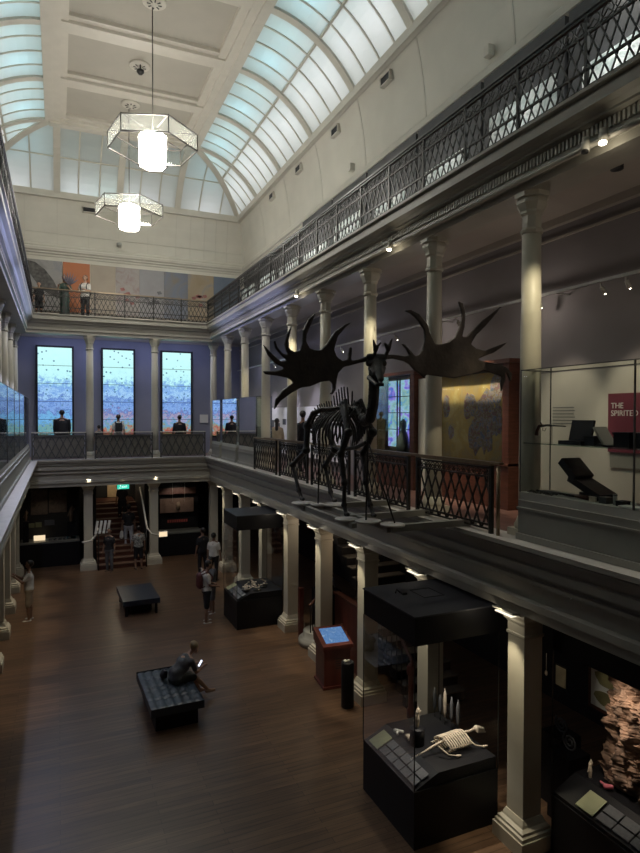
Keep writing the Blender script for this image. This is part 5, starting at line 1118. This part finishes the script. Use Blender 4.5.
text_b = MB()
for q in range(5): text_b.box(-.08 + .0, .10, -.305, -.301, .42 + q * .05, .432 + q * .05)
text_b.build('vent_slots', M['black'], k_, local=True, fix=False)
t = thing('litter_bin', 'slim black cylindrical bin with white paper on top beside the kiosk', 'bin', (5.27, 10.62, 0))
MB().lathe(5.27, 10.62, [(.125, 0), (.13, .03), (.13, .88), (.12, .90), (.09, .90), (.08, .84)], 20).build('body', M['casebl'], t)
t2 = thing('crumpled_paper', 'white crumpled paper lying on top of the black bin', 'paper', (5.25, 10.62, .9)); fused([((5.20, 10.60, .915), .018, (5.30, 10.63, .92), .02), ((5.24, 10.66, .92), .02, (5.19, 10.62, .93), .018)], 'paper', M['white'], t2, .008, 1, local=False)

# ------------------------------------------------------------------ stairs
# rear stairs
t = thing('rear_staircase', 'wide timber staircase rising away between the two rear columns', 'staircase', (2.2, 24.4, 0))
b = MB()
for k in range(12): b.box(1.34, 3.1, 23.78 + k * .29, 27.6, k * .17, (k + 1) * .17 - .03)
b.build('steps', M['wood'], t, fix=False); b = MB()
for k in range(12): b.box(1.34, 3.1, 23.75 + k * .29, 24.10 + k * .29, (k + 1) * .17 - .03, (k + 1) * .17)
b.build('treads', M['tread'], t, fix=False)
MB().box(1.34, 3.1, 27.55, 28.9, 1.9, 2.04).build('landing', M['wood'], t)
for x in (1.26, 3.12): MB().box(x, x + .06, 24.45, 27.6, 0, 3.8).build('side_wall', M['black'], t)
hr = lambda P: MB().tube(P, .035, 8)
t = thing('left_handrail', 'pale curved handrail ending in front of the left rear column', 'handrail', (1.0, 23.6, 0)); hr([(.78, 23.45, 1.16), (.92, 23.5, 1.15), (1.08, 23.5, 1.18), (1.24, 23.55, 1.35), (1.34, 23.7, 1.6)]).build('rail', M['cream'], t); MB().tube([(1.36, 23.7, 0), (1.36, 23.7, 1.6)], .02, 8).build('post', M['iron'], t)
t = thing('right_handrail', 'pale curved handrail with a lit end right of the rear stairs', 'handrail', (3.3, 23.6, 0)); hr([(3.02, 25.0, 2.9), (3.04, 24.2, 2.3), (3.06, 23.75, 1.85), (3.1, 23.55, 1.5), (3.25, 23.45, 1.28), (3.5, 23.42, 1.22)]).build('rail', M['cream'], t); MB().tube([(3.08, 23.6, 0), (3.08, 23.6, 1.5)], .02, 8).build('post', M['iron'], t)
t = thing('lit_label_box', 'small glowing label box at the end of the right handrail', 'label', (3.65, 23.4, 1.2)); MB().box(3.5, 3.84, 23.35, 23.42, 1.14, 1.36).build('box', M['white'], t); MB().box(3.52, 3.82, 23.345, 23.35, 1.16, 1.34).build('lit_face', M['lightbox'], t)
t = thing('striped_panel', 'white slanted striped panel above the left handrail of the rear stairs', 'panel', (1.5, 23.5, 1.4)); b = MB()
for q in range(4): b.bar((1.24 + q * .14, 23.48, 1.42), (1.32 + q * .14, 23.48, 1.90), .085, .012, up=(0, 1, 0))
b.build('stripes', M['white'], t, fix=False); MB().bar((1.22, 23.49, 1.5), (1.8, 23.49, 1.56), .02).bar((1.24, 23.49, 1.78), (1.84, 23.49, 1.84), .02).build('frame', M['iron'], t)
t = thing('hall_poster', 'tan lit poster on the wall at the top of the rear stairs', 'poster', (2.3, 28.9, 2.9)); MB().box(2.05, 2.6, 28.9, 28.95, 2.06, 2.75).build('poster', mat('tan_poster', (.55, .42, .26), .7), t)
struct(MB().box(-2, 6, 28.96, 29.1, 0, 3.9).build('wall_stair_hall', M['black']))
t = thing('exit_sign', 'green EXIT sign hanging above the rear stairs', 'exit sign', (2.35, 24.3, 3.1)); MB().box(2.06, 2.52, 24.2, 24.26, 2.95, 3.15).build('box', M['black'], t); MB().box(2.07, 2.51, 24.19, 24.2, 2.96, 3.14).build('face', M['exit'], t)
text('EXIT', M['exitwhite'], .10, (2.24, 24.187, 3.01), '-Y', t)
b = MB().ball((2.19, 24.187, 3.105), .017, 6).bar((2.19, 24.187, 3.08), (2.17, 24.187, 3.02), .03, .006).bar((2.17, 24.187, 3.02), (2.13, 24.187, 2.96), .015, .006).bar((2.17, 24.187, 3.02), (2.21, 24.187, 2.97), .015, .006).bar((2.19, 24.187, 3.07), (2.23, 24.187, 3.04), .012, .006); b.build('running_figure', M['exitwhite'], t, fix=False)
point((2.4, 27.6, 3.4), 14, (1, .8, .55), .1); point((2.2, 24.6, 3.3), 5, (1, .85, .65), .1); spot((2.35, 28.2, 3.6), (2.35, 28.9, 2.4), 16, 70, (1, .8, .5)); spot((2.0, 23.2, 3.6), (1.5, 23.5, 1.5), 12, 30, (1, .95, .85))
# rear wall cases, left and right of the stairs
def rear_case(x0, x1, label):
    t = thing('wall_case', label, 'display case', ((x0 + x1) / 2, 25.2, 0))
    MB().box(x0, x1, 25.0, 25.9, 0, .9).build('base', M['casebl'], t); MB().box(x0, x1, 25.05, 25.9, .9, .96).build('deck', M['plinth'], t); MB().box(x0, x1, 25.88, 25.95, .9, 3.4).build('back', M['black'], t)
    MB().box(x0, x1, 25.0, 25.9, 3.0, 3.4).build('canopy', M['casebl'], t); MB().box(x0, x1, 24.99, 25.0, .9, 3.0).build('glass_front', M['dglass'], t); return t
rear_case(-1.35, .75, 'dark wall case left of the rear stairs with small lit labels'); rear_case(3.75, 5.55, 'dark wall case right of the rear stairs with a brown hide and red sign')
for k, (x0, x1, z0, z1, mt, nm, lb) in enumerate(((-.88, -.48, .98, 1.18, 'lightbox', 'lit_label', 'brightest glowing label in the left rear wall case'), (-1.05, -.85, 1.5, 1.66, 'greenpan', 'small_card', 'small pale card, left of a pair in the left rear wall case'), (-.82, -.6, 1.5, 1.68, 'greenpan', 'small_card', 'small pale card, right of a pair in the left rear wall case'), (-.5, -.15, 1.55, 1.75, 'greylab', 'grey_card', 'wider grey card in the left rear wall case'),
        (.28, .62, .97, 1.08, 'shelfblue', 'teal_label', 'dim teal label at the right of the left rear wall case'))):
    if mt == 'shelfblue': M[mt] = mat('teal_card', (.10, .25, .30), .6)
    o = MB().box(x0, x1, 25.3, 25.33, z0, z1).build(nm, M[mt], at=((x0 + x1) / 2, 25.3, z0)); tag(o, lb, 'label')
for k, (x0, x1, z0, z1, lb) in enumerate(((-1.0, -.4, 1.9, 2.9, 'faint brown print at the left in the left rear wall case'), (-.35, .3, 1.95, 2.85, 'faint brown print in the middle of the left rear wall case'))):
    t = thing('faint_print', lb, 'picture', ((x0 + x1) / 2, 25.85, z0)); MB().box(x0, x1, 25.84, 25.87, z0, z1).build('print', art('faint_print_%d' % k, [(.07, .05, .04), (.14, .10, .08), (.05, .04, .035)], 4), t); MB().box(x0 - .02, x1 + .02, 25.85, 25.875, z0 - .02, z1 + .02).build('frame', M['black'], t)
figurine(.45, 25.45, 1.6, .7, 'dim brown standing figure in the left rear wall case', mat('dim_brown_carving', (.16, .11, .08), .6)); t = thing('figure_plinth', 'black block under the dim brown figure in the left rear wall case', 'plinth', (.45, 25.45, .96)); MB().box(.3, .6, 25.3, 25.6, .96, 1.6).build('block', M['casebl'], t)
figurine(-1.15, 25.3, 1.75, .45, 'dim tan mask-like carving at the far left of the left rear wall case', mat('dim_tan_carving', (.30, .20, .14), .6)); t = thing('figure_plinth', 'slim black block under the tan carving in the left rear wall case', 'plinth', (-1.15, 25.3, .96)); MB().box(-1.25, -1.05, 25.2, 25.4, .96, 1.75).build('block', M['casebl'], t)
random.seed(4)
for k in range(5):
    x = -.3 + k * .17; t = thing('small_artifact', ['first small pale artifact', 'second small pale artifact', 'third small pale artifact', 'fourth small pale artifact', 'fifth small pale artifact'][k] + ' from the left on the deck of the left rear wall case', 'artifact', (x, 25.3, .96), 'small artifacts on the left rear case deck')
    fused([((x - .04, 25.3, .99), .025, (x + .04, 25.3, 1.0 + .02 * (k % 2)), .02), ((x, 25.3, 1.0), .02, (x + .01, 25.3, 1.06), .012)], 'body', M['greylab'], t, .01, 1, local=False); MB().box(x - .05, x + .05, 25.27, 25.33, .96, .967).build('mount', M['iron'], t)
t = thing('brown_hide', 'pinkish brown painted hide panel in the right rear wall case', 'hide', (4.7, 25.6, 1.9)); MB().box(3.9, 5.3, 25.6, 25.63, 1.7, 2.3).build('panel', art('hide', [(.17, .11, .085), (.26, .17, .13), (.20, .13, .10)], 3), t); MB().lathe(4.65, 25.58, [(.08, 1.85), (.09, 2.0), (.06, 2.15)], 8).build('mask', mat('mask_tan', (.35, .25, .17), .6), t)
t = thing('upper_hide', 'narrow reddish strip above the brown hide in the right rear wall case', 'hide', (4.6, 25.6, 2.5)); MB().box(3.85, 5.4, 25.6, 25.63, 2.48, 2.75).build('panel', art('hide2', [(.12, .05, .04), (.18, .10, .08)], 5), t)
t = thing('red_sign', 'dim red lettered strip along the right rear wall case', 'sign', (4.6, 25.3, 1.35)); MB().box(3.95, 5.3, 25.3, 25.32, 1.28, 1.5).build('board', M['black'], t)
b = MB(); random.seed(2); x = 4.15
while x < 5.0: b.box(x, x + .07, 25.294, 25.3, 1.33, 1.45); x += .095
b.build('letters', mat('red_letters', (.6, .12, .10), .6), t, fix=False)
for k, x in enumerate((4.35, 4.85)): o = MB().tube([(x, 25.2, 2.98), (x, 25.2, 2.2)], .006, 5).build('hanging_wire', M['silver'], at=(x, 25.2, 2.2)); tag(o, ['left', 'right'][k] + ' thin hanging wire in front of the brown hide', 'wire')
spot((-.4, 24.85, 2.96), (-.4, 25.4, 1), 6, 100, (1, .85, .65)); spot((4.6, 24.85, 2.96), (4.6, 25.6, 1.9), 14, 100, (1, .85, .7))
# stairs behind the right columns
t = thing('side_staircase', 'dark timber stairs rising behind the near square columns', 'staircase', (6.9, 10, 0)); b = MB()
for k in range(18): b.box(6.3, 7.6, 9.9 + k * .26, 10.22 + k * .26, k * .2, (k + 1) * .2)
b.build('steps', M['casebl'], t, fix=False); b = MB()
for k in range(18): b.box(6.3, 7.6, 9.88 + k * .26, 10.2 + k * .26, (k + 1) * .2, (k + 1) * .2 + .025)
b.build('treads', mat('grey_stair_tread', (.13, .12, .105), .8), t, fix=False)  # treads coloured grey above the black steps
t = thing('side_stair_railing', 'dark curved stair railing with timber newel behind the near square columns', 'railing', (6.25, 9, 0)); MB().tube([(6.2, 9.7, 1.0), (6.25, 9.8, 1.08), (6.27, 10.1, 1.25), (6.27, 10.7, 1.75), (6.27, 11.6, 2.45), (6.27, 12.4, 3.05)], .035, 8).build('handrail', M['wood'], t)
b = MB()
for k in range(12): b.tube([(6.27, 10.0 + k * .2, .1 + k * .154), (6.27, 10.0 + k * .2, 1.17 + k * .154)], .012, 6)
b.build('balusters', M['iron'], t, fix=False); MB().lathe(6.2, 9.75, [(.08, 0), (.08, .15), (.05, .2), (.055, .8), (.08, .85), (.08, .98), (.03, 1.05)], 12).build('newel', M['kiosk'], t)
t = thing('timber_partition', 'dark red timber panelling behind the touchscreen kiosk', 'partition', (6.3, 12.4, 0)); MB().box(6.1, 6.2, 11.5, 13.0, 0, 1.5).build('panelling', M['kiosk'], t); MB().box(6.07, 6.23, 11.47, 13.03, 1.5, 1.56).build('cap', M['wood'], t)
t = thing('curved_stair_foot', 'small dark curved stair foot with thin balusters left of the kiosk', 'staircase', (6.1, 13.9, 0))
MB().lathe(6.05, 13.9, [(.5, 0), (.5, .16), (.46, .16), (.46, .19), (.38, .19), (.38, .34), (.36, .36)], 20).build('steps', M['plinth'], t)
b = MB()
for k in range(7): b.tube([(5.78 + k * .1, 13.75 + k * .09, .2), (5.78 + k * .1, 13.75 + k * .09, 1.1)], .014, 6)
b.build('balusters', M['iron'], t, fix=False); MB().tube([(5.72, 13.68, 1.08), (6.0, 13.95, 1.12), (6.5, 14.4, 1.2)], .035, 8).build('handrail', M['wood'], t); MB().box(5.74, 5.86, 14.4, 14.5, 0, 1.3).build('newel', M['kiosk'], t)
t = thing('dim_bouquet_exhibit', 'dim tangle of grey pieces on a dark block behind the stair foot', 'exhibit', (6.5, 14.6, 1.1)); MB().box(6.3, 6.9, 14.3, 14.9, 0, 1.15).build('block', M['casebl'], t); random.seed(8)
fused([((6.6 + random.uniform(-.25, .25), 14.6 + random.uniform(-.2, .2), 1.2), .03, (6.6 + random.uniform(-.25, .25), 14.6 + random.uniform(-.2, .2), 1.2 + random.uniform(.1, .35)), .03) for q in range(14)], 'tangle', M['greylab'], t, .015, 1, local=False)
point((7.0, 10.6, 3.6), 3, (1, .8, .6), .1); point((6.3, 12.2, 2.8), 5, (1, .75, .5), .1); point((6.2, 14.4, 2.8), 4, (1, .8, .6), .1)

# ------------------------------------------------------------------ light from the attic through the skylights, and the halls
for y in (24.2, 21.4, 18.6, 15.7, 12.9, 10.0, 7.2, 4.3, 1.4):
    for s_ in (1, -1):
        mx = lambda x: HX + s_ * (x - HX)
        point((mx(7.3), y + .65, 15.75), 13, (.98, .97, 1), .12); point((mx(7.35), y - .65, 15.65), 13, (.98, .97, 1), .12)
        point((mx(5.75), y + .5, 16.42), 9, (.42, .86, 1), .12); point((mx(5.8), y - .8, 16.5), 8, (.55, .9, .95), .12)
for x, p, c in ((-1.5, 13, (.95, .96, 1)), (.7, 12, (.9, .93, 1)), (1.9, 10, (.7, 1, .93)), (3.2, 13, (.98, .95, 1)), (5.8, 13, (.95, .96, 1))): point((x, 26.1, 14.95), p, c, .15)
# added area lights for screen glow on the left cornice; rear LED strips
for y in (13, 17, 20.6): area((LX + .75, y, 9.0), (LX + .3, y, 9.2), 7, 3.2, .05, (.45, .5, 1))
for x0, x1 in ((-.9, .9), (1.25, 3.25), (3.6, 5.6)):
    t = thing('led_strip', {-.9: 'thin lavender light strip above the left video wall', 1.25: 'thin lavender light strip above the middle video wall', 3.6: 'thin lavender light strip above the right video wall'}[x0], 'light strip', ((x0 + x1) / 2, 24.15, 8.8))
    MB().box(x0, x1, 24.1, 24.2, 8.80, 8.925).build('housing', M['stone'], t); MB().box(x0, x1, 24.12, 24.18, 8.785, 8.80).build('diffuser', emit('lavender_led', (.55, .6, 1), 1.6), t)
    area(((x0 + x1) / 2, 24.3, 8.76), ((x0 + x1) / 2, 25.3, 6.6), 9, x1 - x0, .06, (.5, .56, 1))
for y in (16.5, 20.4): area((RX - .8, y, 8.95), (RX - .35, y, 9.2), 6, 3.2, .05, (.45, .5, 1))  # added blue area lights for the streaks on the right cornice
for y in (13, 17, 20.6): area((LX + .5, y, 6.9), (LX + .45, y, 4.2), 20, 3.2, .05, (.7, .72, 1))  # added cool area lights that brighten the left ledge, no fitting there
w = bpy.data.worlds.new('hall'); S.world = w; w.use_nodes = True
w.node_tree.nodes['Background'].inputs[0].default_value = (.5, .55, .7, 1); w.node_tree.nodes['Background'].inputs[1].default_value = .05

# ------------------------------------------------------------------ camera
yaw, pitch, roll = rad(23.668), rad(-1.0), rad(.1416)
f = Vector((sin(yaw) * cos(pitch), cos(yaw) * cos(pitch), sin(pitch))); r = Vector((cos(yaw), -sin(yaw), 0)); u = r.cross(f)
r2 = r * cos(roll) + u * sin(roll); u2 = u * cos(roll) - r * sin(roll)
cd = bpy.data.cameras.new('camera'); cam = bpy.data.objects.new('camera', cd); C.objects.link(cam)
cam.matrix_world = Matrix(((r2.x, u2.x, -f.x, 0), (r2.y, u2.y, -f.y, 0), (r2.z, u2.z, -f.z, 5.8), (0, 0, 0, 1)))
cd.sensor_fit = 'HORIZONTAL'; cd.sensor_width = 36; cd.lens = 597.3 / 640 * 36; cd.clip_start = .05; cd.clip_end = 200
S.camera = cam
S.view_settings.view_transform = 'Standard'; S.view_settings.look = 'None'; S.view_settings.gamma = 1; S.view_settings.use_curve_mapping = False
S.view_settings.exposure = 0.32
S.cycles.max_bounces = 8; S.cycles.diffuse_bounces = 4; S.cycles.transparent_max_bounces = 16; S.cycles.use_denoising = True; S.cycles.sample_clamp_indirect = 6
